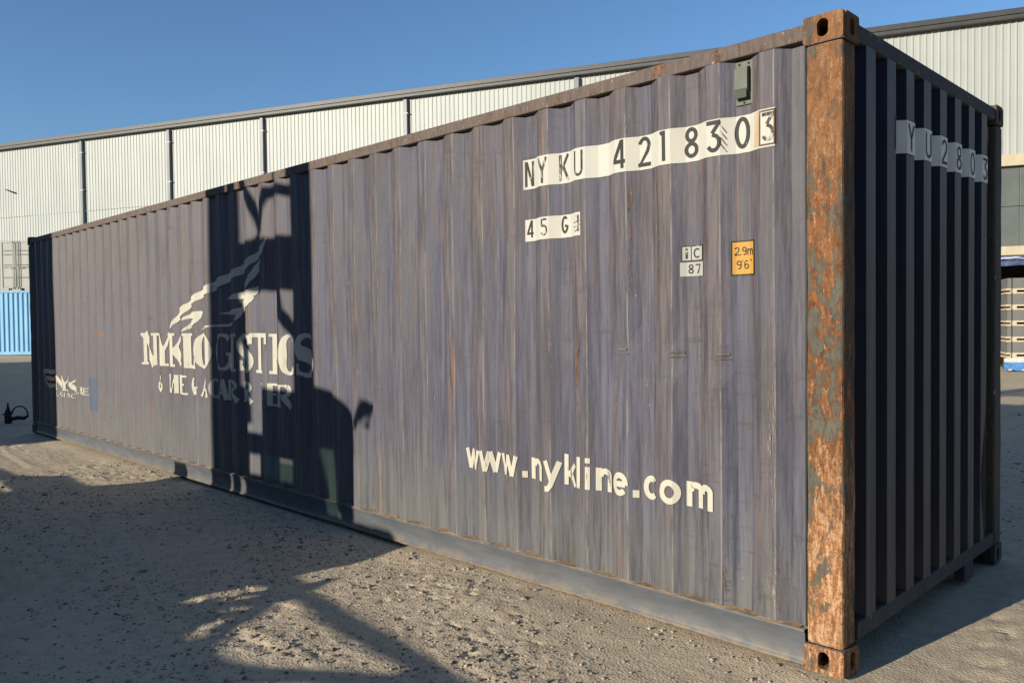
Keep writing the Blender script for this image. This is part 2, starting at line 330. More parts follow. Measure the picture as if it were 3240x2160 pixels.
def build_ground():
    def axis(segs):
        out = [segs[0][0]]
        for a, b, st in segs:
            n = max(1, int(round((b-a)/st))); out += list(np.linspace(a, b, n+1)[1:])
        return np.array(out)
    xs = axis([(-400, -120, 20), (-120, -45, 5), (-45, -16, 0.5), (-16, -8, 0.06), (-8, 1.2, 0.0155), (1.2, 4, 0.08), (4, 20, 0.8), (20, 300, 20)])
    ys = axis([(-300, -30, 18), (-30, -5, 1.0), (-5, -3.0, 0.06), (-3.0, 0.1, 0.0155), (0.1, 3.0, 0.03), (3.0, 9, 0.08), (9, 32, 0.35), (32, 100, 5), (100, 400, 25)])
    X, Y = np.meshgrid(xs, ys); Z = ground_z(X, Y)
    nx, ny = len(xs), len(ys)
    co = np.stack([X, Y, Z], -1).reshape(-1, 3).astype(np.float32)
    i = np.arange((ny-1)*(nx-1)); rr = i // (nx-1); cc = i % (nx-1); b = rr*nx+cc
    q = np.stack([b, b+1, b+nx+1, b+nx], -1).astype(np.int32).ravel()
    me = bpy.data.meshes.new('ground')
    me.vertices.add(len(co)); me.vertices.foreach_set('co', co.ravel())
    me.loops.add(len(q)); me.loops.foreach_set('vertex_index', q)
    me.polygons.add(len(i)); me.polygons.foreach_set('loop_start', (np.arange(len(i))*4).astype(np.int32))
    me.polygons.foreach_set('use_smooth', np.ones(len(i), bool)); me.update(); me.validate()
    m = MT('dusty_crushed_rock', 0.95, 0.12)
    a = m.noise(m.pos(), 1.1, 4); b_ = m.noise(m.pos((1, 1, 1), (3, 3, 3)), 9, 6, 0.7); g = m.noise(m.pos(), 60, 5, 0.7); v = m.voro(m.pos(), 75)
    c = m.mix(m.ss(b_, 0.35, 0.65), (0.440, 0.350, 0.240), (0.535, 0.435, 0.305))
    c = m.mix(m.ma('MULTIPLY', m.ss(a, 0.45, 0.68), 0.55), c, (0.55, 0.455, 0.325))
    c = m.mix(m.ma('MULTIPLY', m.ss(g, 0.55, 0.70), 0.50), c, (0.26, 0.22, 0.165))
    c = m.mix(m.ma('MULTIPLY', m.ss(m.noise(m.pos((1, 1, 1), (8, 1, 0)), 24, 5, 0.75), 0.62, 0.70), 0.75), c, (0.13, 0.11, 0.09))
    spk = m.ma('MULTIPLY', m.ss(m.voro(m.pos((1, 1, 1), (2, 9, 0)), 46), 0.24, 0.15), m.ss(m.noise(m.pos((1, 1, 1), (6, 6, 0)), 6, 5, 0.7), 0.46, 0.58))
    c = m.mix(m.ma('MULTIPLY', spk, 0.55), c, (0.13, 0.112, 0.09))
    m.col(c); m.bump(m.ma('ADD', m.ma('MULTIPLY', g, 0.7), m.ma('ADD', m.ma('MULTIPLY', v, 0.8), b_)), 0.5, 0.007)
    me.materials.append(m.m)
    o = bpy.data.objects.new('ground', me); COL.objects.link(o); kind(o, 'structure')
    # ---- loose stones
    base = np.array([(1, 0, 0), (-1, 0, 0), (0, 1, 0), (0, -1, 0), (0, 0, 1), (0, 0, -1)], float)
    fc = [(0, 2, 4), (2, 1, 4), (1, 3, 4), (3, 0, 4), (2, 0, 5), (1, 2, 5), (3, 1, 5), (0, 3, 5)]
    bm = bmesh.new(); bmesh.ops.create_icosphere(bm, subdivisions=1, radius=1); base = np.array([v.co[:] for v in bm.verts]); fc = [tuple(v.index for v in f_.verts) for f_ in bm.faces]; bm.free()
    N = 15000
    px = rng.uniform(-8.5, 0.9, N*3); py = rng.uniform(-3.0, -0.02, N*3)
    dens = vnoise(px*0.9+4, py*0.9, 9)*0.7 + 0.5*vnoise(px*3, py*3, 21) + 0.35*np.exp(-np.abs(py)/0.12)
    keep = dens > rng.uniform(0.25, 1.05, N*3); px, py = px[keep][:N], py[keep][:N]
    # some on the right of the container too
    ex = rng.uniform(-4, 1.0, 2500); ey = rng.uniform(2.6, 12, 2500); px = np.concatenate([px, ex]); py = np.concatenate([py, ey])
    n = len(px); size = 0.0045*np.exp(rng.normal(0, 0.50, n)); size = np.clip(size, 0.0025, 0.021)
    size[-2500:] *= 1.5
    V = np.empty((n, len(base), 3))
    jit = rng.uniform(0.7, 1.25, (n, len(base), 1))
    sc = size[:, None]*np.stack([rng.uniform(.8, 1.5, n), rng.uniform(.7, 1.2, n), rng.uniform(.45, .85, n)], -1)
    V = base[None]*jit*sc[:, None, :]
    an = rng.uniform(0, 6.28, n); ca, sa = np.cos(an)[:, None], np.sin(an)[:, None]
    V = np.stack([V[..., 0]*ca - V[..., 1]*sa, V[..., 0]*sa + V[..., 1]*ca, V[..., 2]], -1)
    V += np.stack([px, py, ground_z(px, py)+size*0.15], -1)[:, None, :]
    Fi = (np.array(fc)[None] + (np.arange(n)*len(base))[:, None, None]).reshape(-1, 3).astype(np.int32)
    co = V.reshape(-1, 3).astype(np.float32)
    me = bpy.data.meshes.new('gravel'); me.vertices.add(len(co)); me.vertices.foreach_set('co', co.ravel())
    me.loops.add(Fi.size); me.loops.foreach_set('vertex_index', Fi.ravel())
    me.polygons.add(len(Fi)); me.polygons.foreach_set('loop_start', (np.arange(len(Fi))*3).astype(np.int32)); me.update(); me.validate()
    m = MT('gravel_stone', 0.9, 0.15)
    k = m.noise(m.pos(), 22, 2)
    c = m.mix(m.ss(k, 0.35, 0.65), (0.17, 0.145, 0.115), (0.40, 0.335, 0.25)); m.col(c)
    me.materials.append(m.m); o = bpy.data.objects.new('gravel', me); COL.objects.link(o); kind(o, 'stuff')
build_ground()
def build_clods():
    bm = bmesh.new(); bmesh.ops.create_icosphere(bm, subdivisions=1, radius=1); base = np.array([v.co[:] for v in bm.verts]); fc = [tuple(v.index for v in f_.verts) for f_ in bm.faces]; bm.free()
    vs_, fs = [], []
    for _ in range(420):
        if rng.random() < 0.6:
            cx, cy = (-1.35, -0.95) if rng.random() < 0.3 else ((-2.2, -1.45) if rng.random() < 0.6 else (-3.9, -0.35)); px, py = rng.normal(cx, 0.30), rng.normal(cy, 0.10)
        else: px, py = rng.uniform(-8.5, 0.8), rng.uniform(-2.9, -0.05)
        if py > -0.03: continue
        sz = 0.006*math.exp(rng.normal(0, 0.45)); sz = min(sz, 0.022); a = rng.uniform(0, 6.28)
        v = base*rng.uniform(0.65, 1.3, (len(base), 1))*np.array([sz*rng.uniform(1, 2.0), sz*rng.uniform(.7, 1.2), sz*rng.uniform(.4, .8)])
        v = np.stack([v[:, 0]*math.cos(a)-v[:, 1]*math.sin(a), v[:, 0]*math.sin(a)+v[:, 1]*math.cos(a), v[:, 2]], -1) + np.array([px, py, float(ground_z(px, py))+sz*0.2])
        n0 = len(vs_); vs_ += [tuple(q) for q in v]; fs += [tuple(i+n0 for i in t_) for t_ in fc]
    kind(link('dirt_clods', vs_, fs, weathered('dark_dirt_clod', (0.075, 0.064, 0.052), (0.16, 0.135, 0.105), 20, 0.95, 1.0)), 'stuff')
build_clods()

# ------------------------------------------------------------------ warehouse
WG = Vector((-5.1574, 25.1405, 0)); WT = Vector((-0.92050, -0.39073, 0)); WN = Vector((0.39073, -0.92050, 0))   # wall origin, along, outward
wrz = math.atan2(WT.y, WT.x)
M_CLAD = weathered('cream_steel_cladding', (0.325, 0.33, 0.298), (0.365, 0.37, 0.335), 0.5, 0.5, 0.1)
M_FASCIA = weathered('dark_grey_roof_flashing', (0.040, 0.040, 0.037), (0.055, 0.052, 0.047), 1, 0.5)
M_PIPE = weathered('blue_grey_downpipe', (0.115, 0.12, 0.125), (0.16, 0.165, 0.17), 1, 0.45)
M_CREAM = weathered('cream_painted_beam', (0.42, 0.35, 0.23), (0.47, 0.40, 0.27), 2, 0.6)
wh = thing('warehouse', 'long cream corrugated steel warehouse with dark roof edge behind the containers', 'warehouse', WG, wrz)
# local frame: +x along WT, +y = ? ; rz maps x->WT ; local y = (-WT.y, WT.x) = (0.3907,-0.9205) = WN (outward)
EAVE, S0, S1 = 10.55, -26.0, 66.0
PIPES = [-13.0, -6.5, 7.0, 14.06, 21.24, 28.34, 33.61, 39.1, 46.2, 52, 58]
OPEN0, OPEN1, HEAD = -26.0, 5.2, 6.14          # loading opening under the beam at the right
def clad(s0, s1, z0, z1, off=0.0):
    vs_, fs = [], []; p = 0.19; d = 0.018; xs = []
    s = s0
    while s < s1-1e-6:
        for a, dd in ((0, 0), (0.115, 0), (0.135, d), (0.170, d)):
            if s+a <= s1: xs.append((s+a, dd))
        s += p
    xs.append((s1, 0))
    for a, dd in xs: vs_ += [(a, off+dd, z0), (a, off+dd, z1)]
    for i in range(len(xs)-1): fs.append((2*i, 2*i+2, 2*i+3, 2*i+1))
    return vs_, fs
cuts = sorted([S0, S1, OPEN1] + PIPES)
for a, b in zip(cuts[:-1], cuts[1:]):
    right = b <= OPEN1+1e-6
    if right:
        v, fc = clad(a, b, 6.49, EAVE-0.02); link('cladding_panel', v, fc, M_CLAD, wh)
    else:
        v, fc = clad(a, b, 7.13, EAVE-0.02); link('cladding_panel', v, fc, M_CLAD, wh)
        v, fc = clad(a, b, 0.0, 7.118, -0.012); link('cladding_panel', v, fc, M_CLAD, wh)
for s in PIPES:
    if OPEN0 < s < OPEN1: z0 = 6.6
    else: z0 = 0.3
    bm = bmesh.new(); add_box(bm, (s-0.09, 0.032, z0), (s+0.09, 0.15, EAVE-0.06), 0.02); from_bm('downpipe', bm, M_PIPE, wh)
    for zz in (3.4, 5.6, 8.1, 9.9):
        if zz > z0: box('pipe_bracket', (s-0.12, 0.030, zz), (s+0.12, 0.158, zz+0.05), M_CLAD, wh)
bm = bmesh.new(); add_box(bm, (S0, -0.25, EAVE-0.02), (S1, 0.22, EAVE+0.27), 0.03); from_bm('roof_fascia', bm, M_FASCIA, wh)
box('gutter_lip', (S0, 0.222, EAVE+0.12), (S1, 0.26, EAVE+0.29), M_FASCIA, wh, 0.008)
link('roof', [(S0, -0.2, EAVE+0.2), (S1, -0.2, EAVE+0.2), (S1, -22, EAVE+1.1), (S0, -22, EAVE+1.1), (S1, -44, EAVE+0.2), (S0, -44, EAVE+0.2)], [(0, 1, 2, 3), (3, 2, 4, 5)], M_FASCIA, wh)
box('end_wall', (S1-0.1, -44, 0), (S1, -0.02, EAVE), M_CLAD, wh)
box('rear_wall', (S0, -44.1, 0), (S1, -44.003, EAVE), M_CLAD, wh)
# loading front at the right
M_GREYP = MT('grey_green_wall_sheet', 0.35, 0.4)
_n = M_GREYP.noise(M_GREYP.pos(), 0.9, 4); M_GREYP.col(M_GREYP.mix(M_GREYP.ss(_n, 0.4, 0.62), (0.098, 0.108, 0.096), (0.118, 0.128, 0.115))); M_GREYP = M_GREYP.m
box('header_beam', (OPEN0, -0.1, 6.14), (OPEN1, 0.12, 6.485), M_CREAM, wh, 0.01)
for a in np.arange(OPEN0, OPEN1-0.01, 2.6):
    box('grey_sheet', (a+0.006, -0.16, 4.93), (min(a+2.6, OPEN1)-0.006, -0.06, 6.137), M_GREYP, wh, 0.004)
    box('grey_sheet', (a+0.006, -0.16, 3.70), (min(a+2.6, OPEN1)-0.006, -0.066, 4.915), M_GREYP, wh, 0.004)
box('cream_ledge', (OPEN0, -0.1, 3.42), (OPEN1, 0.10, 3.695), M_CREAM, wh, 0.01)
M_INT = weathered('dark_bay_lining', (0.020, 0.017, 0.014), (0.03, 0.026, 0.02), 2)
box('bay_rear_wall', (OPEN0, -7.2, 0), (OPEN1, -7.0, 3.9), M_INT, wh)
box('bay_ceiling', (OPEN0, -7.0, 3.70), (OPEN1, -0.165, 3.8), M_INT, wh)
box('bay_side_wall', (OPEN1-0.2, -6.99, 0), (OPEN1-0.002, -0.02, 3.69), M_INT, wh)
box('bay_slab', (OPEN0, -6.99, -0.2), (OPEN1-0.21, -0.03, 0.06), M_INT, wh)

# ------------------------------------------------------------------ blue and white containers, left background
M_SKYB = weathered('sky_blue_container_paint', (0.185, 0.40, 0.60), (0.22, 0.45, 0.65), 0.8, 0.45)
M_SKYB2 = weathered('sky_blue_frame_paint', (0.22, 0.42, 0.58), (0.28, 0.48, 0.62), 0.8, 0.45)
M_CWHITE = weathered('cream_white_container_paint', (0.38, 0.37, 0.31), (0.43, 0.415, 0.36), 0.8, 0.5)
M_CDARK = weathered('dark_grey_stack_paint', (0.06, 0.065, 0.07), (0.09, 0.085, 0.08), 0.8, 0.5)
M_SLEEP = weathered('grey_timber_sleeper', (0.14, 0.12, 0.09), (0.20, 0.17, 0.13), 3, 0.9, 1)
def corr(L, z0, z1, pitch, flat, sl, depth, y0):
    pts = []; x = 0.0
    while x < L-1e-6:
        for a, d in ((0, 0), (flat, 0), (flat+sl, depth), (pitch-sl, depth)):
            if x+a < L: pts.append((x+a, d))
        x += pitch
    pts.append((L, 0))
    v, fc = [], []
    for a, d in pts: v += [(a, y0+d, z0), (a, y0+d, z1)]
    for i in range(len(pts)-1): fc.append((2*i, 2*i+2, 2*i+3, 2*i+1))
    return v, fc
def plain_container(root, L, W, H, mat, frame, pitch=0.28):
    for y0, nm, sg in ((0.012, 'side_panel', 1), (W-0.012, 'side_panel', -1)):
        v, fc = corr(L-0.3, 0.16, H-0.10, pitch, pitch*0.26, pitch*0.24, 0.036*sg, y0)
        link(nm, [(a+0.15, b, c) for a, b, c in v], fc, mat, root)
    for yy in (0, W-0.08):
        box('top_rail', (0.16, yy, H-0.10), (L-0.16, yy+0.08, H-0.01), frame, root, 0.006)
        box('bottom_rail', (0.16, yy, 0.02), (L-0.16, yy+0.08, 0.16), frame, root, 0.006)
    for xx in (0, L-0.15):
        for yy in (0, W-0.15):
            box('corner_post', (xx, yy, 0.118), (xx+0.15, yy+0.15, H-0.118), frame, root, 0.01)
            for zz in (0, H-0.118): box('corner_casting', (xx-0.003, yy-0.003, zz), (xx+0.165, yy+0.165, zz+0.118), frame, root, 0.012)
    for xx in (0.03, L-0.07): box('end_panel', (xx, 0.151, 0.1), (xx+0.04, W-0.151, H-0.05), mat, root)
    box('roof_panel', (0.15, 0.085, H-0.05), (L-0.15, W-0.085, H-0.03), mat, root)
    box('floor_deck', (0.15, 0.085, 0.10), (L-0.15, W-0.085, 0.15), frame, root)
CG = 'shipping containers standing in the yard'
# side faces the camera: lay it along the view's right direction
brz = math.atan2(0.697, 0.717) + 0.0
brz = math.atan2(r.y, r.x)
org = Vector((-38.6, 6.66, 0.32)) - Vector((r.x, r.y, 0))*8.0
bc = thing('shipping_container', 'sky blue corrugated container on a timber sleeper, under the white one', 'container', org, brz, CG)
plain_container(bc, 12.19, 2.44, 2.83, M_SKYB, M_SKYB2, 0.21)
for s_ in (8.25,):
    b = box('timber_sleeper', (s_, -0.1, 0.0), (s_+0.5, 2.5, 0.30), M_SLEEP); b.location = (org.x, org.y, 0.0); b.rotation_euler = (0, 0, brz)
    b.location.z = 0.02; b.data.transform(Matrix.Diagonal((1, 1, 1, 1)))
    tag(b, 'grey timber sleeper lying on the dirt under the sky blue container', 'sleeper')
worg = Vector((-39.46, 5.89, 0.32+2.83))
wc = thing('shipping_container', 'small cream white container with double doors on top of the blue one', 'container', worg, brz, CG)
WW, WH, WD = 1.33, 2.18, 2.2
for xx in (0, WW-0.07):
    for yy in (0.0, WD-0.07): box('corner_post', (xx, yy, 0), (xx+0.07, yy+0.07, WH), M_CWHITE, wc, 0.006)
for yy in (0.0, WD-0.07):
    box('top_rail', (0.071, yy+0.002, WH-0.09), (WW-0.071, yy+0.068, WH), M_CWHITE, wc, 0.006)
    bm = bmesh.new()
    for a, b_ in ((0.071, 0.32), (0.47, 0.86), (1.01, WW-0.071)): add_box(bm, (a, yy+0.002, 0.0), (b_, yy+0.068, 0.095), 0.004)
    add_box(bm, (0.071, yy+0.002, 0.097), (WW-0.071, yy+0.068, 0.14)); from_bm('bottom_rail', bm, M_CWHITE, wc)
for k, (a, b_) in enumerate(((0.075, 0.655), (0.675, WW-0.075))):
    bm = bmesh.new(); add_box(bm, (a, 0.02, 0.143), (b_, 0.06, WH-0.093), 0.006)
    d = from_bm('door', bm, M_CWHITE, wc)
    for zz in (0.55, 1.0, 1.1, 1.55, 1.72):
        box('door_rib', (a+0.05, 0.004, zz), (b_-0.16 if k == 0 else b_-0.04, 0.019, zz+0.035), M_PIPE, d, 0.003)
    for xx in ((b_-0.05, b_-0.13) if k == 0 else (a+0.05, a+0.15)):
        tube('lock_rod', [(xx, -0.012, 0.06), (xx, -0.012, WH-0.03)], 0.012, M_CWHITE, d, 6)
        box('rod_handle', (xx-0.03, -0.05, 0.98), (xx+0.16*(1 if k else -1), -0.028, 1.01), M_CWHITE, d)
box('side_panel', (0.012, 0.072, 0.05), (0.03, WD-0.072, WH-0.02), M_CWHITE, wc)
box('side_panel', (WW-0.03, 0.072, 0.05), (WW-0.012, WD-0.072, WH-0.02), M_CWHITE, wc)
box('roof_panel', (0.072, 0.072, WH-0.04), (WW-0.072, WD-0.072, WH-0.01), M_CWHITE, wc)
box('floor_deck', (0.072, 0.072, 0.142), (WW-0.072, WD-0.072, 0.17), M_BLACK, wc)
box('end_panel', (0.072, WD-0.05, 0.17), (WW-0.072, WD-0.03, WH-0.05), M_CWHITE, wc)

# ------------------------------------------------------------------ main container
L, W, H = 12.192, 2.438, 2.896
mc = thing('shipping_container', 'long faded navy shipping container with rusted corner posts and white lettering', 'container', (0, 0, 0), 0, CG)
# profile of the long side: fold points (x, depth behind y=0)
DEP = 0.036; Y0 = 0.006
folds = []
x = -0.317
xl = []
k = 0
while True:
    x0 = -0.317 - 0.28*k
    pts = [(x0+0.138, DEP), (x0+0.068, DEP), (x0, 0.0), (x0-0.072, 0.0), (x0-0.14, DEP)]
    for q in pts:
        if q[0] <= -0.20 and q[0] > -L+0.20:
            if not xl or xl[-1][0]-q[0] > 0.004: xl.append(q)
    if x0 < -L: break
    k += 1
prof = [(-0.150, 0.010), (-0.182, 0.010), (-0.19, DEP*0.9)] + xl + [(-L+0.19, DEP*0.9), (-L+0.182, 0.010), (-L+0.150, 0.010)]
prof = [(a, d+Y0) for a, d in prof]
px_ = np.array([a for a, _ in prof])[::-1]; pd_ = np.array([d for _, d in prof])[::-1]
def side_y(xx): return float(np.interp(xx, px_, pd_))
ZB, ZT = 0.178, 2.832
def side_panel(name, mirror=False):
    zs = list(np.linspace(ZB, ZT, 26)); vs_, fs = [], []; n = len(prof)
    dents = [(-1.17, 1.41, 0.016, 0.05, 0.02), (-0.88, 1.40, 0.020, 0.06, 0.025), (-0.62, 1.39, 0.018, 0.05, 0.025), (-7.27, 2.10, 0.010, 0.10, 0.20), (-1.55, 1.44, 0.012, 0.05, 0.02)]
    for zz in zs:
        for i, (a, d) in enumerate(prof):
            yy = d
            if 2 < i < n-3:
                for (dx, dz, dp, sx, sz) in dents: yy += dp*math.exp(-((a-dx)/sx)**2-((zz-dz)/max(sz, .05))**2)
                yy += 0.0035*math.sin(a*1.7+zz*2.1)+0.0025*math.sin(a*5.1-zz*3.3)
            vs_.append((a, (W-yy) if mirror else yy, zz))
    for j in range(len(zs)-1):
        for i in range(n-1):
            q = (j*n+i, j*n+i+1, (j+1)*n+i+1, (j+1)*n+i)
            fs.append(q[::-1] if not mirror else q)
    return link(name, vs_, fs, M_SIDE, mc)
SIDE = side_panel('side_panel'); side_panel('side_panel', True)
# ---- end panel (corrugated), x = 0 side
EZB, EZT = 0.20, 2.80
def end_panel():
    pts = [(0.145, 0.050)]; k = 0
    while True:
        a = 0.264 + 0.249*k
        if a > 2.2: break
        pts += [(a-0.034, 0.052), (a, 0.006), (a+0.107, 0.006), (a+0.141, 0.052)]; k += 1
    pts = [p_ for p_ in pts if p_[0] < W-0.15] + [(W-0.145, 0.05)]
    vs_, fs = [], []
    zs = np.linspace(EZB, EZT, 14)
    for zz in zs:
        for a, d in pts:
            dd = d
            if a > 1.95 and a < 2.2: dd += 0.035*math.exp(-((zz-0.55)/0.28)**2)*math.exp(-((a-2.10)/0.06)**2)
            vs_.append((-dd, a, zz))
    n = len(pts)
    for j in range(len(zs)-1):
        for i in range(n-1): fs.append((j*n+i, j*n+i+1, (j+1)*n+i+1, (j+1)*n+i))
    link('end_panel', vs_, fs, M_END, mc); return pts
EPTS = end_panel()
# ---- far (door) end, two doors
for y0, y1 in ((0.165, W/2-0.01), (W/2+0.01, W-0.165)):
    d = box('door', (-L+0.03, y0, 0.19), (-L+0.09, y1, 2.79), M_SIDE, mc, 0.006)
    for yy in (y0+0.25, y1-0.25): tube('lock_rod', [(-L+0.005, yy, 0.10), (-L+0.005, yy, 2.86)], 0.017, M_RAIL, d, 8)
# ---- rails
for y_, nm in ((0, 1), (W, -1)):
    bm = bmesh.new(); yy = (0.0, 0.062) if nm == 1 else (W-0.062, W)
    add_box(bm, (-L+0.176, yy[0], ZT-0.030), (-0.176, yy[1], 2.872), 0.006)
    for e_ in range(14):
        pass
    from_bm('top_rail', bm, M_RAIL, mc)
    # bottom rail: flanged channel with a dusty lip on top
    s = 1 if nm == 1 else -1; base = 0.0 if nm == 1 else W
    sec = [(0.070, 0.176), (-0.002, 0.176), (-0.004, 0.168), (0.004, 0.156), (0.007, 0.10), (0.006, 0.045), (0.001, 0.030), (-0.006, 0.024), (-0.006, 0.012), (0.090, 0.012)]
    vs_, fs = [], []
    xs_ = np.linspace(-L+0.176, -0.176, 60)
    for xx in xs_:
        wv = 0.002*math.sin(xx*3.1)+0.0015*math.sin(xx*7.7)
        for a, zz in sec: vs_.append((xx, base+s*(a+wv*(0.0 if a > .05 else 1)), zz+0.0015*math.sin(xx*4.3)))
    n = len(sec)
    for i in range(len(xs_)-1):
        for j in range(n-1): fs.append((i*n+j, (i+1)*n+j, (i+1)*n+j+1, i*n+j+1) if nm == 1 else (i*n+j, i*n+j+1, (i+1)*n+j+1, (i+1)*n+j))
    br = link('bottom_rail', vs_, fs, M_BRAIL, mc, True)
    if nm == 1:
        # dirt lying on the rail ledge against the sheet: follows every fold
        vs_, fs = [], []
        xs2 = np.arange(-L+0.19, -0.19, 0.02)
        for xx in xs2:
            yb = side_y(xx); hh = 0.0045+0.0015*math.sin(xx*9)+0.0015*math.sin(xx*23+1)
            vs_ += [(xx, -0.001, 0.1775), (xx, yb-0.012, 0.1785+hh*0.25), (xx, yb-0.001, 0.178+hh)]
        for i in range(len(xs2)-1):
            fs += [(3*i, 3*i+3, 3*i+4, 3*i+1), (3*i+1, 3*i+4, 3*i+5, 3*i+2)]
        link('ledge_dirt', vs_, fs, M_DUST, br, True)
# end rails
bm = bmesh.new(); add_box(bm, (-0.075, 0.163, 2.797), (-0.004, W-0.163, 2.872), 0.006); from_bm('end_top_rail', bm, M_ENDRAIL, mc)
bm = bmesh.new(); add_box(bm, (-0.085, 0.163, 0.125), (-0.004, W-0.163, 0.205), 0.006)
for y0 in (1.72,): add_box(bm, (-0.07, y0, 0.02), (-0.012, y0+0.16, 0.127))
from_bm('end_bottom_rail', bm, M_ENDRAIL, mc)
for zz, nm in ((2.80, 'door_header'), (0.06, 'door_sill')):
    box(nm, (-L+0.004, 0.163, zz), (-L+0.12, W-0.163, zz+0.075), M_ENDRAIL, mc, 0.006)
# roof and floor
v, fc = corr(L-0.36, 0.066, W-0.066, 0.21, 0.09, 0.03, -0.018, 2.866)
link('roof_panel', [(-L+0.18+a, c, b) for a, b, c in v], fc, M_ROOF, mc)
box('floor_deck', (-L+0.1, 0.092, 0.13), (-0.09, W-0.092, 0.172), M_BLACK, mc)
for k in range(20): pass
# ---- corner posts
def post(x0, x1, y0, y1, mat, sx, sy):
    bm = bmesh.new(); add_box(bm, (x0, y0, 0.121), (x1, y1, H-0.121), 0.014)
    es = [e for e in bm.edges if abs(e.verts[0].co.z-e.verts[1].co.z) > 1]
    bmesh.ops.subdivide_edges(bm, edges=es, cuts=60)
    for v_ in bm.verts:
        if 0.2 < v_.co.z < H-0.2:
            z_ = v_.co.z; v_.co.y += 0.0010*math.sin(z_*9+1)+0.0008*math.sin(z_*23); v_.co.x += 0.0010*math.sin(z_*7+2)+0.0009*math.sin(z_*19+x0)
    return from_bm('corner_post', bm, mat, mc)
post(-0.168, -0.004, 0.003, 0.142, M_POST, 1, 1)
post(-0.155, -0.004, W-0.142, W-0.003, M_DARKPOST, 1, 1)
post(-L+0.004, -L+0.155, 0.003, 0.142, M_DARKPOST, 1, 1)
post(-L+0.004, -L+0.155, W-0.142, W-0.003, M_DARKPOST, 1, 1)
# ---- corner castings with oval holes through the outer faces
def oval(cx, cz, rx, rz, n=18): return [(cx+rx*math.cos(2*math.pi*i/n), cz+rz*math.sin(2*math.pi*i/n)) for i in range(n)]
def stad(cx, cz, hw, hh, n=20):
    out = []
    for i in range(n):
        t = 2*math.pi*i/n; ct, st_ = math.cos(t), math.sin(t)
        out.append((cx+hw*ct, cz+(hh-hw)*(1 if st_ >= 0 else -1)+hw*st_))
    return out
def plate_with_hole(bm, to3, w0, w1, z0, z1, hole, thick):
    """rectangular plate (rounded corners) with a hole, extruded inwards"""
    rc = 0.012; ou = []
    for cx, cz, a0 in ((w1-rc, z1-rc, 0), (w0+rc, z1-rc, 90), (w0+rc, z0+rc, 180), (w1-rc, z0+rc, 270)):
        for t in (0, 30, 60, 90): ou.append((cx+rc*math.cos(R(a0+t)), cz+rc*math.sin(R(a0+t))))
    hc = (sum(p[0] for p in hole)/len(hole), sum(p[1] for p in hole)/len(hole))
    N_ = 64
    def ray_hit(poly, ang):
        best = None; dx, dz = math.cos(ang), math.sin(ang)
        for i in range(len(poly)):
            a = poly[i]; b = poly[(i+1) % len(poly)]; ex, ez = b[0]-a[0], b[1]-a[1]; den = dx*ez-dz*ex
            if abs(den) < 1e-12: continue
            t = ((a[0]-hc[0])*ez-(a[1]-hc[1])*ex)/den; s_ = ((a[0]-hc[0])*dz-(a[1]-hc[1])*dx)/den
            if t > 0 and -1e-6 <= s_ <= 1+1e-6: best = t if best is None else max(best, t)
        return (hc[0]+dx*best, hc[1]+dz*best)
    A = [ray_hit(ou, 2*math.pi*i/N_) for i in range(N_)]; B = [ray_hit(hole, 2*math.pi*i/N_) for i in range(N_)]
    va = [bm.verts.new(to3(p[0], p[1], 0)) for p in A]; vb = [bm.verts.new(to3(p[0], p[1], 0)) for p in B]
    vc = [bm.verts.new(to3(p[0], p[1], thick)) for p in B]; ve = [bm.verts.new(to3(p[0], p[1], thick)) for p in A]
    for i in range(N_):
        j = (i+1) % N_
        bm.faces.new((va[i], va[j], vb[j], vb[i])); bm.faces.new((vb[i], vb[j], vc[j], vc[i]))
        bm.faces.new((vc[i], vc[j], ve[j], ve[i])); bm.faces.new((ve[i], ve[j], va[j], va[i]))
def casting(xs, ys, z0, mat):
    # xs: +1 the x=0 end, -1 far end ; ys: +1 the y=0 side, -1 the back side
    lx, ly, lz = 0.178, 0.162, 0.118
    ox = 0.0 if xs == 1 else -L; oy = 0.0 if ys == 1 else W
    X = lambda d: ox - d if xs == 1 else ox + d          # d measured inwards from outer end face
    Y = lambda d: oy + d if ys == 1 else oy - d
    bm = bmesh.new(); t = 0.028; e = 0.003
    plate_with_hole(bm, lambda a, z, th: Vector((X(a), Y(th-e), z)), -0.001, lx, z0, z0+lz, stad(0.089, z0+0.059, 0.0255, 0.0395), t)
    plate_with_hole(bm, lambda a, z, th: Vector((X(th-e), Y(a), z)), t-e+0.0005, ly, z0, z0+lz, stad(0.089, z0+0.059, 0.0255, 0.0395), t)
    zt = z0+lz-0.03 if z0 > 1 else z0
    add_box(bm, (X(t-e+.0005), Y(t-e+.0005), z0+0.001), (X(lx-0.001), Y(ly-0.001), z0+0.022))
    add_box(bm, (X(t-e+.0005), Y(t-e+.0005), z0+lz-0.022), (X(lx-0.001), Y(ly-0.001), z0+lz-0.001))
    add_box(bm, (X(lx-0.02), Y(t), z0+0.0225), (X(lx-0.0015), Y(ly-0.0015), z0+lz-0.0225))
    add_box(bm, (X(t), Y(ly-0.02), z0+0.0225), (X(lx-0.021), Y(ly-0.0015), z0+lz-0.0225))
    bmesh.ops.recalc_face_normals(bm, faces=bm.faces)
    return from_bm('corner_casting', bm, mat, mc)
for xs in (1, -1):
    for ys in (1, -1):
        for z0 in (0.0, H-0.118): casting(xs, ys, z0, M_POST if (xs == 1 and ys == 1) else M_DARKPOST)
# weld bead under / over the near castings
for z0 in (H-0.1185, 0.1185):
    bm = bmesh.new(); add_tube(bm, [(-0.170, 0.002, z0), (-0.02, 0.0005, z0), (-0.003, 0.004, z0), (-0.001, 0.02, z0), (-0.003, 0.14, z0)], 0.005, 6); from_bm('weld_bead', bm, M_RAIL, mc, True)
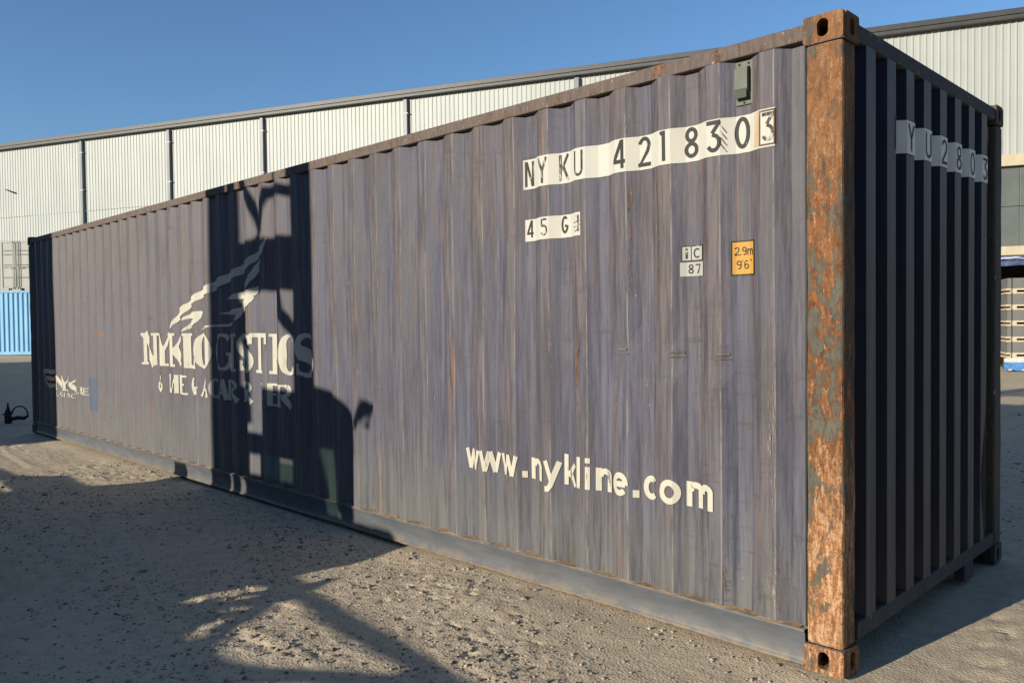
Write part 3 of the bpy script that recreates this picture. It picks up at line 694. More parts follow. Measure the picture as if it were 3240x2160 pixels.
# seam strip where the sheet meets the near post
tube('sealant_bead', [(-0.171, 0.012, 0.19), (-0.171, 0.012, 2.80)], 0.006, M_VENTD, mc, 6)
# side-panel lashing bars hidden behind rail are omitted; cross members under the floor
for k in range(18):
    xx = -0.6-0.64*k; box('cross_member', (xx-0.03, 0.092, 0.02), (xx+0.03, W-0.092, 0.128), M_BLACK, mc)

# ------------------------------------------------------------------ lettering engine (stroke glyphs, pressed onto the folds)
def arc(cx, cy, rx, ry, a0, a1, n=14): return [(cx+rx*math.cos(R(a0+(a1-a0)*i/n)), cy+ry*math.sin(R(a0+(a1-a0)*i/n))) for i in range(n+1)]
# glyph: (advance width, [stroke polylines]) with height 1, centre lines inset; stroke width t
def GL(t, w_):
    h = t/2; l, rr_, c = h, w_-h, w_/2; T, B = 1-h, h
    g = {}
    g['N'] = [[(l, 0), (l, 1)], [(l+h*.6, 1-h*.2), (rr_-h*.6, h*.2)], [(rr_, 0), (rr_, 1)]]
    g['Y'] = [[(l*.7, 1), (c, .48)], [(rr_+h*.3, 1), (c, .48)], [(c, .50), (c, 0)]]
    g['K'] = [[(l, 0), (l, 1)], [(l+h, .42), (rr_, 1)], [(l+h*2.4, .55), (rr_+h*.2, 0)]]
    g['U'] = [[(l, 1), (l, .3)] + arc(c, .28+0, rr_-c, .28-h, 180, 360)[1:] + [(rr_, 1)]]
    g['4'] = [[(rr_-w_*.12, 0), (rr_-w_*.12, 1)], [(rr_-w_*.12-h*.4, 1-h*.5), (l*.9, .27)], [(0, .24), (w_, .24)]]
    g['2'] = [arc(c, .72, rr_-c, .28-h, 170, -15) + [(rr_-w_*.14, .5), (l+h*.3, .12), (l+h*.3, B+h)], [(0, B), (w_, B)]]
    g['1'] = [[(c, 0), (c, 1)], [(c-h, 1-h*.9), (c-w_*.36, 1-h*.9-.04)]]
    g['8'] = [arc(c, .745, (rr_-c)*.88, .255-h, 0, 360, 22), arc(c, .265, rr_-c, .265-h, 0, 360, 22)]
    g['3'] = [[(0, T), (rr_-h*.3, T), (rr_-h*.2, T-h*.6), (c-w_*.12, .60)], [(c-w_*.10, .57)] + arc(c-w_*.02, .30, rr_-c+w_*.02, .30-h, 80, -155)]
    g['0'] = [arc(c, .5, rr_-c, .5-h, 0, 360, 28)]
    g['O'] = g['0']
    g['5'] = [[(rr_, T), (l, T), (l, .58)], [(l, .55)] + arc(c-w_*.04, .32, rr_-c+w_*.04, .32-h, 110, -150)]
    g['G'] = [arc(c, .5, rr_-c, .5-h, 48, 320, 22) + [(rr_, .3), (rr_, .46)], [(c, .43), (rr_-h, .43)]]
    g['C'] = [arc(c, .5, rr_-c, .5-h, 50, 310, 22)]
    g['7'] = [[(0, T), (rr_, T), (c-w_*.1, 0)]]
    g['9'] = [arc(c, .70, rr_-c, .30-h, 0, 360, 20), [(rr_, .66)] + arc(c, .36, rr_-c, .36-h, 0, -120, 12)]
    g['6'] = [arc(c, .30, rr_-c, .30-h, 0, 360, 20), [(l, .34)] + arc(c, .64, rr_-c, .36-h, 180, 60, 12)]
    g['i'] = [[(c, 0), (c, .66)], [(c, .80), (c, .96)]]
    g['.'] = [[(c, 0), (c, t*1.25)]]
    g["'"] = [[(c, .78), (c, 1)]]
    g['"'] = [[(c-w_*.2, .78), (c-w_*.2, 1)], [(c+w_*.2, .78), (c+w_*.2, 1)]]
    # lower case, x-height .72
    X_ = .72
    g['w'] = [[(l*.6, X_), (w_*.28, 0)], [(w_*.28, 0), (c, X_)], [(c, X_), (w_*.72, 0)], [(w_*.72, 0), (rr_+h*.4, X_)]]
    g['n'] = [[(l, 0), (l, X_)], [(l+h, X_*.62)] + arc(c+h*.3, X_*.66, rr_-c-h*.3, X_*.34-h, 150, 0, 10) + [(rr_, 0)]]
    g['y'] = [[(l*.6, X_), (c+h*.2, .02)], [(rr_+h*.4, X_), (c-w_*.08, -.10), (l+h*.6, -.22), (l*.2, -.225)]]
    g['k'] = [[(l, 0), (l, 1)], [(l+h, .30), (rr_, X_)], [(l+h*2.2, .40), (rr_+h*.4, 0)]]
    g['l'] = [[(c, 0), (c, 1)]]
    g['I'] = [[(c, 0), (c, X_)], [(c, .84), (c, 1)]]
    g['e'] = [[(l+h*.4, X_*.50), (rr_-h*.2, X_*.50)], [(rr_, X_*.47)] + arc(c, X_*.5, rr_-c, X_*.5-h, 0, 318, 24)]
    g['c'] = [arc(c, X_*.5, rr_-c, X_*.5-h, 45, 315, 20)]
    g['o'] = [arc(c, X_*.5, rr_-c, X_*.5-h, 0, 360, 26)]
    g['m'] = [[(l, 0), (l, X_)], [(l+h, X_*.6)] + arc(w_*.29, X_*.70, w_*.21, X_*.30-h, 150, 0, 8) + [(w_*.5, 0)], [(w_*.5+h, X_*.6)] + arc(w_*.74, X_*.70, w_*.26-h, X_*.30-h, 150, 0, 8) + [(rr_, 0)]]
    return g
def ribbon(pts, wd, aspect=1.0):
    """2D ribbon with mitred joints -> (verts, quads); wd scalar or list"""
    n = len(pts); closed = n > 3 and math.hypot(pts[0][0]-pts[-1][0], pts[0][1]-pts[-1][1]) < 1e-6
    if closed: pts = pts[:-1]; n -= 1
    vs_, q = [], []
    for i in range(n):
        p = pts[i]
        a = pts[i-1] if (i > 0 or closed) else None; b = pts[(i+1) % n] if (i < n-1 or closed) else None
        def nrm(s_, e): d = math.hypot(e[0]-s_[0], e[1]-s_[1]) or 1e-9; return (-(e[1]-s_[1])/d, (e[0]-s_[0])/d)
        if a is None: m_ = nrm(p, b); k = 1
        elif b is None: m_ = nrm(a, p); k = 1
        else:
            n1, n2 = nrm(a, p), nrm(p, b); m_ = (n1[0]+n2[0], n1[1]+n2[1]); d = math.hypot(*m_) or 1e-9; m_ = (m_[0]/d, m_[1]/d)
            k = 1/max(0.45, m_[0]*n1[0]+m_[1]*n1[1])
        w_ = (wd[i] if isinstance(wd, list) else wd)/2*k
        vs_ += [(p[0]+m_[0]*w_, p[1]+m_[1]*w_), (p[0]-m_[0]*w_, p[1]-m_[1]*w_)]
    for i in range(n if closed else n-1):
        j = (i+1) % n; q.append((2*i, 2*j, 2*j+1, 2*i+1))
    return vs_, q
FOLDS = sorted(a for a, _ in prof)
def press(name, polys, mat, parent, off, lean=None):
    """polys: list of (verts2d, faces) in wall x,z -> one mesh pressed onto the long side; each poly a hair further out"""
    bm = bmesh.new()
    for k, (v2, fc) in enumerate(polys):
        o_ = off + 0.00025*k
        bvs = [bm.verts.new((p[0], -o_, p[1])) for p in v2]
        for f_ in fc:
            try: bm.faces.new([bvs[i] for i in f_])
            except ValueError: pass
    xs = [v_.co.x for v_ in bm.verts]; lo, hi = min(xs), max(xs)
    cutsx = [fx for fx in FOLDS if lo+1e-4 < fx < hi-1e-4]
    for fx in cutsx:
        bmesh.ops.bisect_plane(bm, geom=list(bm.verts)+list(bm.edges)+list(bm.faces), dist=1e-5, plane_co=(fx, 0, 0), plane_no=(1, 0, 0))
    for v_ in bm.verts:
        a, zz = v_.co.x, v_.co.z
        v_.co.y += side_y(a) + 0.0035*math.sin(a*1.7+zz*2.1)+0.0025*math.sin(a*5.1-zz*3.3)
    for f_ in bm.faces:
        f_.normal_update()
        if f_.normal.y > 0: f_.normal_flip()
    return from_bm(name, bm, mat, parent)
def glyph_polys(ch, x0, z0, w_, h_, t, lean=0.0, ar=None):
    """stroke glyph scaled to w_ x h_ metres, stroke t metres"""
    g = GL(t/h_, w_/h_)[ch]; out = []
    for s_ in g:
        v2, q = ribbon([(p[0]*h_, p[1]*h_) for p in s_], t)
        out.append(([(x0+a, z0+b) for a, b in v2], q))
    return out
def rect(x0, z0, x1, z1, zz0=None, zz1=None):
    n = max(1, int((x1-x0)/0.05)); v2 = []; q = []
    for i in range(n+1):
        a = x0+(x1-x0)*i/n; v2 += [(a, z0), (a, z1)]
    for i in range(n): q.append((2*i, 2*i+2, 2*i+3, 2*i+1))
    return v2, q

# ---- container number label, long side: 1.64 m strip
lab = press('number_label', [rect(-1.945, 2.362, -0.312, 2.538)], M_WHITE, mc, 0.004)
def letters(txt, parent, mats, off=0.006):
    for ch, x0, z0, w_, h_, t, mk in txt:
        press('letter', glyph_polys(ch, x0, z0, w_, h_, t), mats[mk], parent, off)
letters([('N', -1.934, 2.378, 0.072, 0.148, 0.0165, 1), ('Y', -1.805, 2.378, 0.078, 0.148, 0.0155, 1), ('K', -1.658, 2.378, 0.074, 0.148, 0.0165, 1), ('U', -1.522, 2.382, 0.068, 0.142, 0.0140, 1),
         ('4', -1.240, 2.382, 0.080, 0.150, 0.0195, 0), ('2', -1.096, 2.378, 0.076, 0.154, 0.0195, 0), ('1', -0.945, 2.381, 0.056, 0.152, 0.0195, 0),
         ('8', -0.814, 2.380, 0.078, 0.152, 0.0195, 0), ('3', -0.668, 2.380, 0.078, 0.152, 0.0195, 0), ('0', -0.535, 2.382, 0.080, 0.150, 0.0195, 0)], lab, [M_INK, M_INK2])
# check digit in a stained box
press('stain', [rect(-0.425, 2.372, -0.386, 2.532)], worn_print('peach_rust_stain', (0.40, 0.29, 0.18), (0.40, 0.37, 0.31), 0.55, 0.70, 8), lab, 0.0052)
letters([('3', -0.376, 2.388, 0.060, 0.132, 0.0155, 1)], lab, [M_INK, M_INK2])
press('check_digit_box', [ribbon([(-0.388, 2.374), (-0.388, 2.529), (-0.314, 2.529), (-0.314, 2.374), (-0.388, 2.374)], 0.007)], M_RUSTINK, lab, 0.0066)
press('scratch_marks', [ribbon([(-0.592, 2.505-0.03*k_), (-0.566, 2.465-0.03*k_)], 0.004) for k_ in range(4)], M_INK2, lab, 0.0064)
# ---- size code label
lab = press('size_code_label', [rect(-1.937, 2.052, -1.475, 2.182)], M_WHITE, mc, 0.004)
letters([('4', -1.923, 2.074, 0.052, 0.102, 0.013, 0), ('5', -1.778, 2.072, 0.050, 0.100, 0.0105, 1), ('G', -1.646, 2.076, 0.052, 0.100, 0.0135, 0), ('1', -1.512, 2.075, 0.042, 0.092, 0.012, 1)], lab, [M_INK, M_INK2])
press('scratch_marks', [ribbon([(-1.53, 2.10), (-1.478, 2.112)], 0.005), ribbon([(-1.53, 2.125), (-1.478, 2.135)], 0.005), ribbon([(-1.525, 2.075), (-1.48, 2.088)], 0.004)], M_INK2, lab, 0.0066)
# ---- web address
def row(txt, zb, xh, t, mat, parent, widths, gap, x0, off=0.005, nm='letter', pos=None):
    xx = x0
    for i, ch in enumerate(txt):
        w_ = widths.get(ch, widths['*'])
        if pos: xx = pos[i]
        press(nm, glyph_polys(ch, xx, zb, w_, xh, t), mat, parent, off); xx += w_+gap
web = bpy.data.objects.new('web_address', None); COL.objects.link(web); web.parent = mc
XE = [('w', -2.485, -2.328), ('w', -2.322, -2.165), ('w', -2.150, -1.990), ('.', -1.964, -1.930), ('n', -1.900, -1.785), ('y', -1.768, -1.658), ('k', -1.638, -1.528), ('l', -1.523, -1.488), ('I', -1.457, -1.421), ('n', -1.394, -1.288), ('e', -1.268, -1.155), ('.', -1.134, -1.100), ('c', -1.078, -0.976), ('o', -0.957, -0.838), ('m', -0.814, -0.645)]
for ch, xa, xb in XE: press('letter', glyph_polys(ch, xa, 0.632, xb-xa, 0.176, 0.0315), M_WHITE2, web, 0.005)
# ---- stickers
st = press('inspection_sticker', [rect(-0.835, 1.868, -0.708, 1.945)], M_INK, mc, 0.0035)
press('sticker_face', [rect(-0.829, 1.872, -0.786, 1.940)], M_STICK, st, 0.0045); press('sticker_face', [rect(-0.780, 1.872, -0.714, 1.940)], M_STICK, st, 0.0045)
press('sticker_face', [rect(-0.840, 1.792, -0.706, 1.862)], M_STICK, st, 0.0045)
letters([('i', -0.819, 1.880, 0.022, 0.054, 0.013, 0), ('C', -0.769, 1.881, 0.042, 0.050, 0.008, 0), ('8', -0.800, 1.804, 0.032, 0.048, 0.007, 0), ('7', -0.758, 1.804, 0.032, 0.048, 0.007, 0)], st, [M_INK], 0.0056)
st = press('height_sticker', [rect(-0.553, 1.782, -0.428, 1.948)], M_INK, mc, 0.0035)
press('sticker_face', [rect(-0.546, 1.789, -0.435, 1.941)], M_YEL, st, 0.0045)
letters([('2', -0.538, 1.878, 0.025, 0.040, 0.0055, 0), ('.', -0.511, 1.878, 0.010, 0.040, 0.0055, 0), ('9', -0.499, 1.878, 0.024, 0.040, 0.0055, 0), ('m', -0.472, 1.878, 0.034, 0.042, 0.0055, 0),
         ('9', -0.528, 1.812, 0.026, 0.042, 0.0055, 0), ("'", -0.502, 1.812, 0.008, 0.044, 0.004, 0), ('6', -0.488, 1.812, 0.026, 0.042, 0.0055, 0), ('"', -0.461, 1.814, 0.018, 0.044, 0.003, 0)], st, [M_INK], 0.0056)
# ---- serif lettering, far left third
def serif(txt, x0, zb, h_, mat, parent, sp, off=0.005, shear=0.0, ws=None, ext=None, bold=0.255):
    W1, W0 = h_*bold, h_*0.075
    for i, ch in enumerate(txt):
        w_ = (ws or {}).get(ch, 0.62)*h_
        if ext: x0 = ext[i][0]; w_ = ext[i][1]-ext[i][0]
        if ch == ' ': x0 += w_*0.5; continue
        S = []                           # (points, width or list)
        stem = lambda a: S.append(([(a, 0), (a, h_)], W1))
        ser = lambda a, z_, hw: S.append(([(a-hw, z_), (a+hw, z_)], W0))
        e = W0/2
        if ch == 'N': S += [([(W0, 0), (W0, h_)], W0*1.6), ([(W0*.8, h_), (w_-W0*1.2, 0)], W1*.9), ([(w_-W0, 0), (w_-W0, h_)], W0*1.6)]; ser(W0, e, W1*.5); ser(w_-W0, h_-e, W1*.5); ser(W0, h_-e, W1*.6)
        elif ch == 'Y': S += [([(W1*.5, h_), (w_/2, h_*.45)], W1), ([(w_-W0, h_), (w_/2+W0, h_*.45)], W0*1.5), ([(w_/2, h_*.5), (w_/2, 0)], W1)]; ser(w_/2, e, W1); ser(W1*.5, h_-e, W1*.7); ser(w_-W0, h_-e, W1*.45)
        elif ch == 'K': stem(W1*.6); S += [([(W1, h_*.42), (w_-W0*1.5, h_)], W0*1.6), ([(W1*1.2, h_*.58), (w_-W0, 0)], W1*1.05)]; ser(W1*.6, e, W1*.75); ser(W1*.6, h_-e, W1*.75)
        elif ch == 'L': stem(W1*.6); S += [([(W1*.2, e), (w_, e)], W0*1.3), ([(w_-W0, 0), (w_-W0*.5, h_*.28)], W0*1.2)]; ser(W1*.6, h_-e, W1*.8)
        elif ch in 'OGC':
            pr = arc(w_/2, h_/2, w_/2-W1*.5, h_/2-W0*.5, 0, 360, 32) if ch == 'O' else arc(w_/2, h_/2, w_/2-W1*.5, h_/2-W0*.5, 48, 315, 28)
            wd = [W0+(W1*1.1-W0)*abs(math.cos(math.atan2((p[1]-h_/2)/h_, (p[0]-w_/2)/w_)))**1.5 for p in pr]
            S.append((pr, wd[:-1] if ch == 'O' else wd))
            if ch == 'G': S.append(([(w_-W1*.5, h_*.08), (w_-W1*.5, h_*.45)], W1)); ser(w_-W1*.5, h_*.45, W1*.8)
            else:
                if ch == 'C': S.append(([(w_-W0, h_*.70), (w_-W0, h_*.96)], W0*1.3))
        elif ch == 'I': stem(w_/2); ser(w_/2, e, W1*.8); ser(w_/2, h_-e, W1*.8)
        elif ch == 'S':
            pr = arc(w_*.5, h_*.74, w_*.36, h_*.23, 30, 235, 14) + arc(w_*.5, h_*.26, w_*.38, h_*.23, 60, -150, 14)
            n_ = len(pr); wd = [W0+(W1*1.15-W0)*math.exp(-((i_/n_-.5)/.24)**2) for i_ in range(n_)]; S.append((pr, wd))
            S += [([(w_*.83, h_*.72), (w_*.85, h_*.97)], W0*1.3), ([(w_*.15, h_*.03), (w_*.15, h_*.3)], W0*1.3)]
        elif ch == 'T': stem(w_/2); S += [([(0, h_-e), (w_, h_-e)], W0*1.4), ([(e, h_), (e, h_*.74)], W0*1.2), ([(w_-e, h_), (w_-e, h_*.74)], W0*1.2)]; ser(w_/2, e, W1*.8)
        elif ch == 'M': S += [([(W0, 0), (W0, h_)], W0*1.5), ([(W0, h_), (w_*.5, 0)], W1*.9), ([(w_*.5, 0), (w_-W1*.6, h_)], W0*1.4), ([(w_-W1*.6, 0), (w_-W1*.6, h_)], W1)]
        elif ch == 'E': stem(W1*.6); S += [([(W1*.2, e), (w_, e)], W0*1.4), ([(W1*.2, h_-e), (w_*.95, h_-e)], W0*1.4), ([(W1*.8, h_*.52), (w_*.78, h_*.52)], W0*1.4)]
        elif ch == 'A': S += [([(W0, 0), (w_/2, h_)], W0*1.6), ([(w_/2, h_), (w_-W1*.5, 0)], W1), ([(w_*.25, h_*.34), (w_*.72, h_*.34)], W0*1.2)]
        elif ch == 'R': stem(W1*.6); pr = [(W1*.6, h_-e)] + arc(w_*.5, h_*.75, w_*.32, h_*.25-e, 90, -90, 12) + [(W1*.8, h_*.5)]; S.append((pr, [W0]+[W0+(W1-W0)*math.cos(R(90-180*i_/12))**1 for i_ in range(13)]+[W0])); S.append(([(w_*.45, h_*.5), (w_-W0, 0)], W1)); ser(W1*.6, e, W1*.7)
        elif ch == '&': S += [(arc(w_*.42, h_*.76, w_*.2, h_*.2, -40, 320, 16), W0*1.4), (arc(w_*.42, h_*.27, w_*.34, h_*.26, 110, 400, 16), W1*.7)]
        polys = []
        for pts, wd in S:
            v2, q = ribbon(pts, wd); polys.append(([(x0+a, zb+b) for a, b in v2], q))
        press('letter', polys, mat, parent, off); x0 += w_+sp
logo = bpy.data.objects.new('operator_lettering', None); COL.objects.link(logo); logo.parent = mc
WS = {'N': .82, 'Y': .80, 'K': .86, 'L': .66, 'O': .92, 'G': .92, 'I': .42, 'S': .68, 'T': .72, 'C': .86, 'M': 1.0, 'E': .66, 'A': .84, 'R': .80, '&': .8, ' ': .9}
serif('NYKLOGISTICS', 0, 1.140, 0.350, M_WHITE2, logo, 0, bold=0.30, ext=[(-7.86, -7.53), (-7.50, -7.17), (-7.15, -6.82), (-6.77, -6.49), (-6.52, -6.16), (-6.10, -5.73), (-5.80, -5.62), (-5.615, -5.335), (-5.36, -5.07), (-5.06, -4.86), (-4.86, -4.575), (-4.575, -4.305)])
serif('&MEGACARRIER', 0, 0.864, 0.192, M_WHITE2, logo, 0, bold=0.27, ext=[(-7.53, -7.28), (-7.22, -6.97), (-6.96, -6.72), (-6.67, -6.48), (-6.44, -6.22), (-6.20, -6.03), (-5.99, -5.84), (-5.85, -5.60), (-5.54, -5.33), (-5.25, -5.11), (-5.07, -4.92), (-4.88, -4.69)])
# ---- feathered wing emblem above the lettering (outline in wall metres)
wing = bpy.data.objects.new('wing_emblem', None); COL.objects.link(wing); wing.parent = mc
def ear(v2):
    """triangulate simple polygon"""
    from mathutils.geometry import tessellate_polygon
    return v2, [tuple(t) for t in tessellate_polygon([[Vector((a, b, 0)) for a, b in v2]])]
def smooth(pts, it=2):
    for _ in range(it):
        out = []
        for i in range(len(pts)):
            a, b = pts[i], pts[(i+1) % len(pts)]
            out += [(a[0]*.75+b[0]*.25, a[1]*.75+b[1]*.25), (a[0]*.25+b[0]*.75, a[1]*.25+b[1]*.75)]
        pts = out
    return pts
WINGS = [
 [(-5.03, 2.349), (-5.11, 2.259), (-5.31, 2.199), (-5.42, 2.150), (-5.71, 2.072), (-5.96, 2.024), (-6.36, 1.926), (-6.64, 1.823), (-6.92, 1.714), (-7.08, 1.588), (-7.10, 1.524), (-7.00, 1.598), (-6.81, 1.660), (-6.65, 1.747), (-6.35, 1.850), (-5.96, 1.927), (-5.79, 1.982), (-5.43, 2.054), (-5.30, 2.134), (-5.13, 2.168), (-5.08, 2.218)],
 [(-5.13, 2.150), (-5.13, 2.096), (-5.30, 1.994), (-5.42, 1.888), (-5.55, 1.869), (-5.42, 1.948), (-5.34, 2.035), (-5.29, 2.116)],
 [(-5.22, 1.918), (-5.25, 1.851), (-5.32, 1.825), (-5.42, 1.807), (-5.93, 1.810), (-5.64, 1.859), (-5.42, 1.885), (-5.31, 1.903)],
 [(-5.29, 1.837), (-5.34, 1.762), (-5.53, 1.691), (-5.61, 1.618), (-5.65, 1.603), (-5.62, 1.674), (-5.56, 1.744), (-5.50, 1.831)],
 [(-5.50, 1.743), (-5.60, 1.668), (-5.70, 1.664), (-5.98, 1.679), (-5.80, 1.696), (-5.59, 1.726)],
 [(-6.36, 1.715), (-6.39, 1.661), (-6.47, 1.585), (-6.67, 1.536), (-6.82, 1.497), (-6.74, 1.549), (-6.64, 1.602), (-6.47, 1.635), (-6.67, 1.644), (-6.81, 1.612), (-6.73, 1.673), (-6.51, 1.707)],
 [(-5.65, 1.603), (-5.71, 1.554), (-6.25, 1.556), (-6.44, 1.515), (-6.27, 1.572), (-5.80, 1.577)],
]
for pts in WINGS: press('feather', [ear(smooth(pts, 1))], M_WHITE2, wing, 0.005)
# ---- small flag and line name at the far end
flag = bpy.data.objects.new('line_emblem', None); COL.objects.link(flag); flag.parent = mc
fx0, fx1 = -11.58, -11.18
for k_, (z0, z1, mt) in enumerate(((0.905, 0.965, M_WHITE2), (0.865, 0.905, M_RED), (0.810, 0.865, M_WHITE2), (0.770, 0.810, M_RED), (0.715, 0.770, M_WHITE2))):
    sh = (0.965-(z0+z1)/2)*0.55
    press('flag_stripe', [rect(fx0+sh, z0, fx1+sh*.5, z1)], mt, flag, 0.005)
press('flag_pole', [ribbon([(-11.62, 0.97), (-11.42, 0.66)], 0.022)], M_WHITE2, flag, 0.005)
serif('NYK', 0, 0.698, 0.190, M_WHITE2, flag, 0, ext=[(-11.0, -10.80), (-10.79, -10.55), (-10.54, -10.20)], bold=0.34)
serif('LINE', 0, 0.688, 0.085, M_WHITE2, flag, 0, ext=[(-10.17, -10.09), (-10.08, -10.03), (-10.02, -9.87), (-9.86, -9.75)], bold=0.34)
serif('LOGISTICS', -11.0, 0.612, 0.058, M_WHITE2, flag, 0.018, ws={k_: v_*1.75 for k_, v_ in WS.items()})
press('blue_patch', [rect(-9.74, 0.50, -9.38, 0.92)], M_BLUEPATCH, mc, 0.003)
def flaky(name, c1, c2, lo, hi, sc, st_=0.05):
    m = MT(name, 0.85, 0.2); k = m.noise(m.pos((1, 1, st_), (3, 1, 0)), sc, 6, 0.75); q = m.noise(m.pos((1, 1, 0.5), (0, 4, 2)), 5, 3)
    m.col(m.mix(m.ss(m.noise(m.pos((1, 1, .4)), 50, 4, .7), 0.4, 0.6), c1, c2))
    a = m.ss(m.ma('ADD', m.ma('MULTIPLY', k, 0.7), m.ma('MULTIPLY', q, 0.3)), lo, hi)
    m.put(m.b.inputs['Alpha'], a); return m.m
M_RUN = flaky('orange_rust_run', (0.11, 0.050, 0.022), (0.23, 0.125, 0.065), 0.51, 0.60, 150, 0.07)
M_CHALK = flaky('pale_scratch_run', (0.30, 0.26, 0.22), (0.20, 0.165, 0.14), 0.53, 0.62, 170, 0.07)
for xx, z1, z0, wd, mt in ((-2.365, 1.75, 0.33, 0.030, M_RUN), (-2.63, 1.25, 0.40, 0.024, M_RUN), (-2.085, 1.60, 0.36, 0.024, M_RUN), (-1.515, 1.52, 1.02, 0.030, M_RUN), (-1.24, 1.28, 0.42, 0.016, M_CHALK), (-0.585, 0.62, 0.24, 0.016, M_RUN), (-0.335, 1.60, 0.22, 0.040, M_CHALK),
                          (-0.300, 0.75, 0.22, 0.012, M_RUN), (-0.96, 2.36, 1.85, 0.034, M_CHALK), (-1.14, 2.30, 1.70, 0.024, M_RUN), (-3.20, 1.9, 0.8, 0.022, M_CHALK), (-3.49, 2.5, 0.7, 0.026, M_RUN), (-2.93, 2.2, 1.3, 0.022, M_RUN), (-8.28, 2.5, 0.5, 0.030, M_RUN), (-9.95, 2.2, 0.9, 0.05, M_RUN),
                          (-10.24, 1.62, 1.40, 0.12, M_RUN), (-7.0, 1.0, 0.3, 0.03, M_CHALK), (-2.36, 2.6, 1.9, 0.03, M_CHALK), (-4.05, 1.2, 0.25, 0.02, M_RUN), (-0.88, 2.30, 2.05, 0.012, M_CHALK)):
    press('rust_run', [rect(xx-wd/2, z0, xx+wd/2, z1)], mt, mc, 0.0022)
M_SCR = worn_print('brown_scrape', (0.062, 0.050, 0.034), (0.105, 0.095, 0.088), 0.46, 0.62, 34)
M_STREAK = worn_print('orange_rust_line', (0.20, 0.085, 0.028), (0.15, 0.13, 0.115), 0.57, 0.68, 14)
for xa, xb, zc in ((-1.225, -1.165, 1.415), (-0.905, -0.820, 1.405), (-0.625, -0.560, 1.400)):
    press('scrape_mark', [rect(xa, zc, xb, zc+0.012), rect(xa-0.012, zc-0.020, xb+0.008, zc-0.015)], M_SCR, mc, 0.003)
press('repair_seam', [rect(-9.135, 0.70, -9.095, 2.42), rect(-9.42, 1.455, -9.14, 1.475), rect(-9.43, 1.06, -9.39, 1.54)], M_STREAK, mc, 0.003)
# ---- end label: strip over folds with one digit per flat
ex = [p_ for p_ in EPTS if 0.60 < p_[0] < 2.14]
def on_end(yy): return -float(np.interp(yy, [p_[0] for p_ in EPTS], [p_[1] for p_ in EPTS]))
ys_ = sorted(set([0.615] + [p_[0] for p_ in EPTS if 0.62 < p_[0] < 2.13] + [2.13]))
vs_, fs = [], []
for i, yy in enumerate(ys_): vs_ += [(on_end(yy)+0.004, yy, 2.385), (on_end(yy)+0.004, yy, 2.548)]
for i in range(len(ys_)-1): fs.append((2*i, 2*i+2, 2*i+3, 2*i+1))
endlab = link('end_number_label', vs_, fs, M_ENDLBL, mc)
for k_, ch in enumerate('YU2803'):
    yb = 0.264+0.249*(2+k_); bm = bmesh.new()
    for j, (v2, q) in enumerate(glyph_polys(ch, yb+0.012, 2.400, 0.084, 0.132, 0.0150)):
        b_ = [bm.verts.new((-0.006+0.0060+0.0003*j, a, c_)) for a, c_ in v2]
        for f_ in q: bm.faces.new([b_[i] for i in f_])
    for f_ in bm.faces:
        f_.normal_update()
        if f_.normal.x < 0: f_.normal_flip()
    from_bm('letter', bm, M_INK, endlab)
# ---- vent near the top right of the long side
vx0, vx1 = -0.527, -0.437
yb = Y0+DEP-0.004
vent = box('vent', (vx0, yb-0.006, 2.585), (vx1, yb+0.002, 2.790), M_VENT, mc, 0.002)
bm = bmesh.new()
hood = [(vx0+0.008, yb-0.0065, 2.762), (vx1-0.016, yb-0.0065, 2.762), (vx1-0.016, yb-0.034, 2.752), (vx0+0.008, yb-0.034, 2.752),
        (vx0+0.008, yb-0.034, 2.655), (vx1-0.016, yb-0.034, 2.655), (vx1-0.016, yb-0.0065, 2.605), (vx0+0.008, yb-0.0065, 2.605)]
hv = [bm.verts.new(p) for p in hood]
for q in ((0, 1, 2, 3), (3, 2, 5, 4), (4, 5, 6, 7), (0, 3, 4, 7), (1, 6, 5, 2), (0, 7, 6, 1)): bm.faces.new([hv[i] for i in q])
bmesh.ops.recalc_face_normals(bm, faces=bm.faces)
from_bm('vent_hood', bm, M_VENT, vent)
box('vent_mesh', (vx0+0.010, yb-0.0375, 2.612), (vx1-0.018, yb-0.0345, 2.650), M_VENTD, vent)
for sx, sz in ((vx0+0.020, 2.776), (vx1-0.022, 2.776), ((vx0+vx1)/2, 2.595)):
    bm = bmesh.new(); bmesh.ops.create_cone(bm, cap_ends=True, segments=10, radius1=0.006, radius2=0.0045, depth=0.006)
    bmesh.ops.rotate(bm, verts=bm.verts, matrix=Matrix.Rotation(R(90), 3, 'X')); bmesh.ops.translate(bm, verts=bm.verts, vec=(sx, yb-0.009, sz)); from_bm('screw', bm, M_BLACK, vent)

# ------------------------------------------------------------------ sheet packs by the loading bay (right background)
M_TIMB = weathered('pale_pine_timber', (0.46, 0.375, 0.25), (0.52, 0.44, 0.31), 4, 0.8, 1)
M_SHEET = weathered('grey_sheet_pack', (0.12, 0.123, 0.112), (0.165, 0.165, 0.15), 3, 0.7, 8.0)
M_STRAP = weathered('dark_brown_strap', (0.05, 0.03, 0.02), (0.08, 0.045, 0.03), 3)
M_TARP = weathered('blue_tarpaulin', (0.05, 0.15, 0.33), (0.09, 0.23, 0.46), 3, 0.45, 1)
M_VAL = weathered('blue_awning_fabric', (0.055, 0.075, 0.17), (0.085, 0.11, 0.22), 2, 0.5, 1)
M_PLAST = weathered('white_plastic_sheet', (0.42, 0.42, 0.40), (0.50, 0.50, 0.48), 3, 0.5, 1)
SG = Vector((-4.985, 22.975, 0.0)); srz = math.atan2(-WT.y, -WT.x)   # local +x runs to the right of the photo
tier = ['topmost', 'fourth from the ground', 'third from the ground', 'second from the ground', 'lowest']
zb = 0.36; lots = []
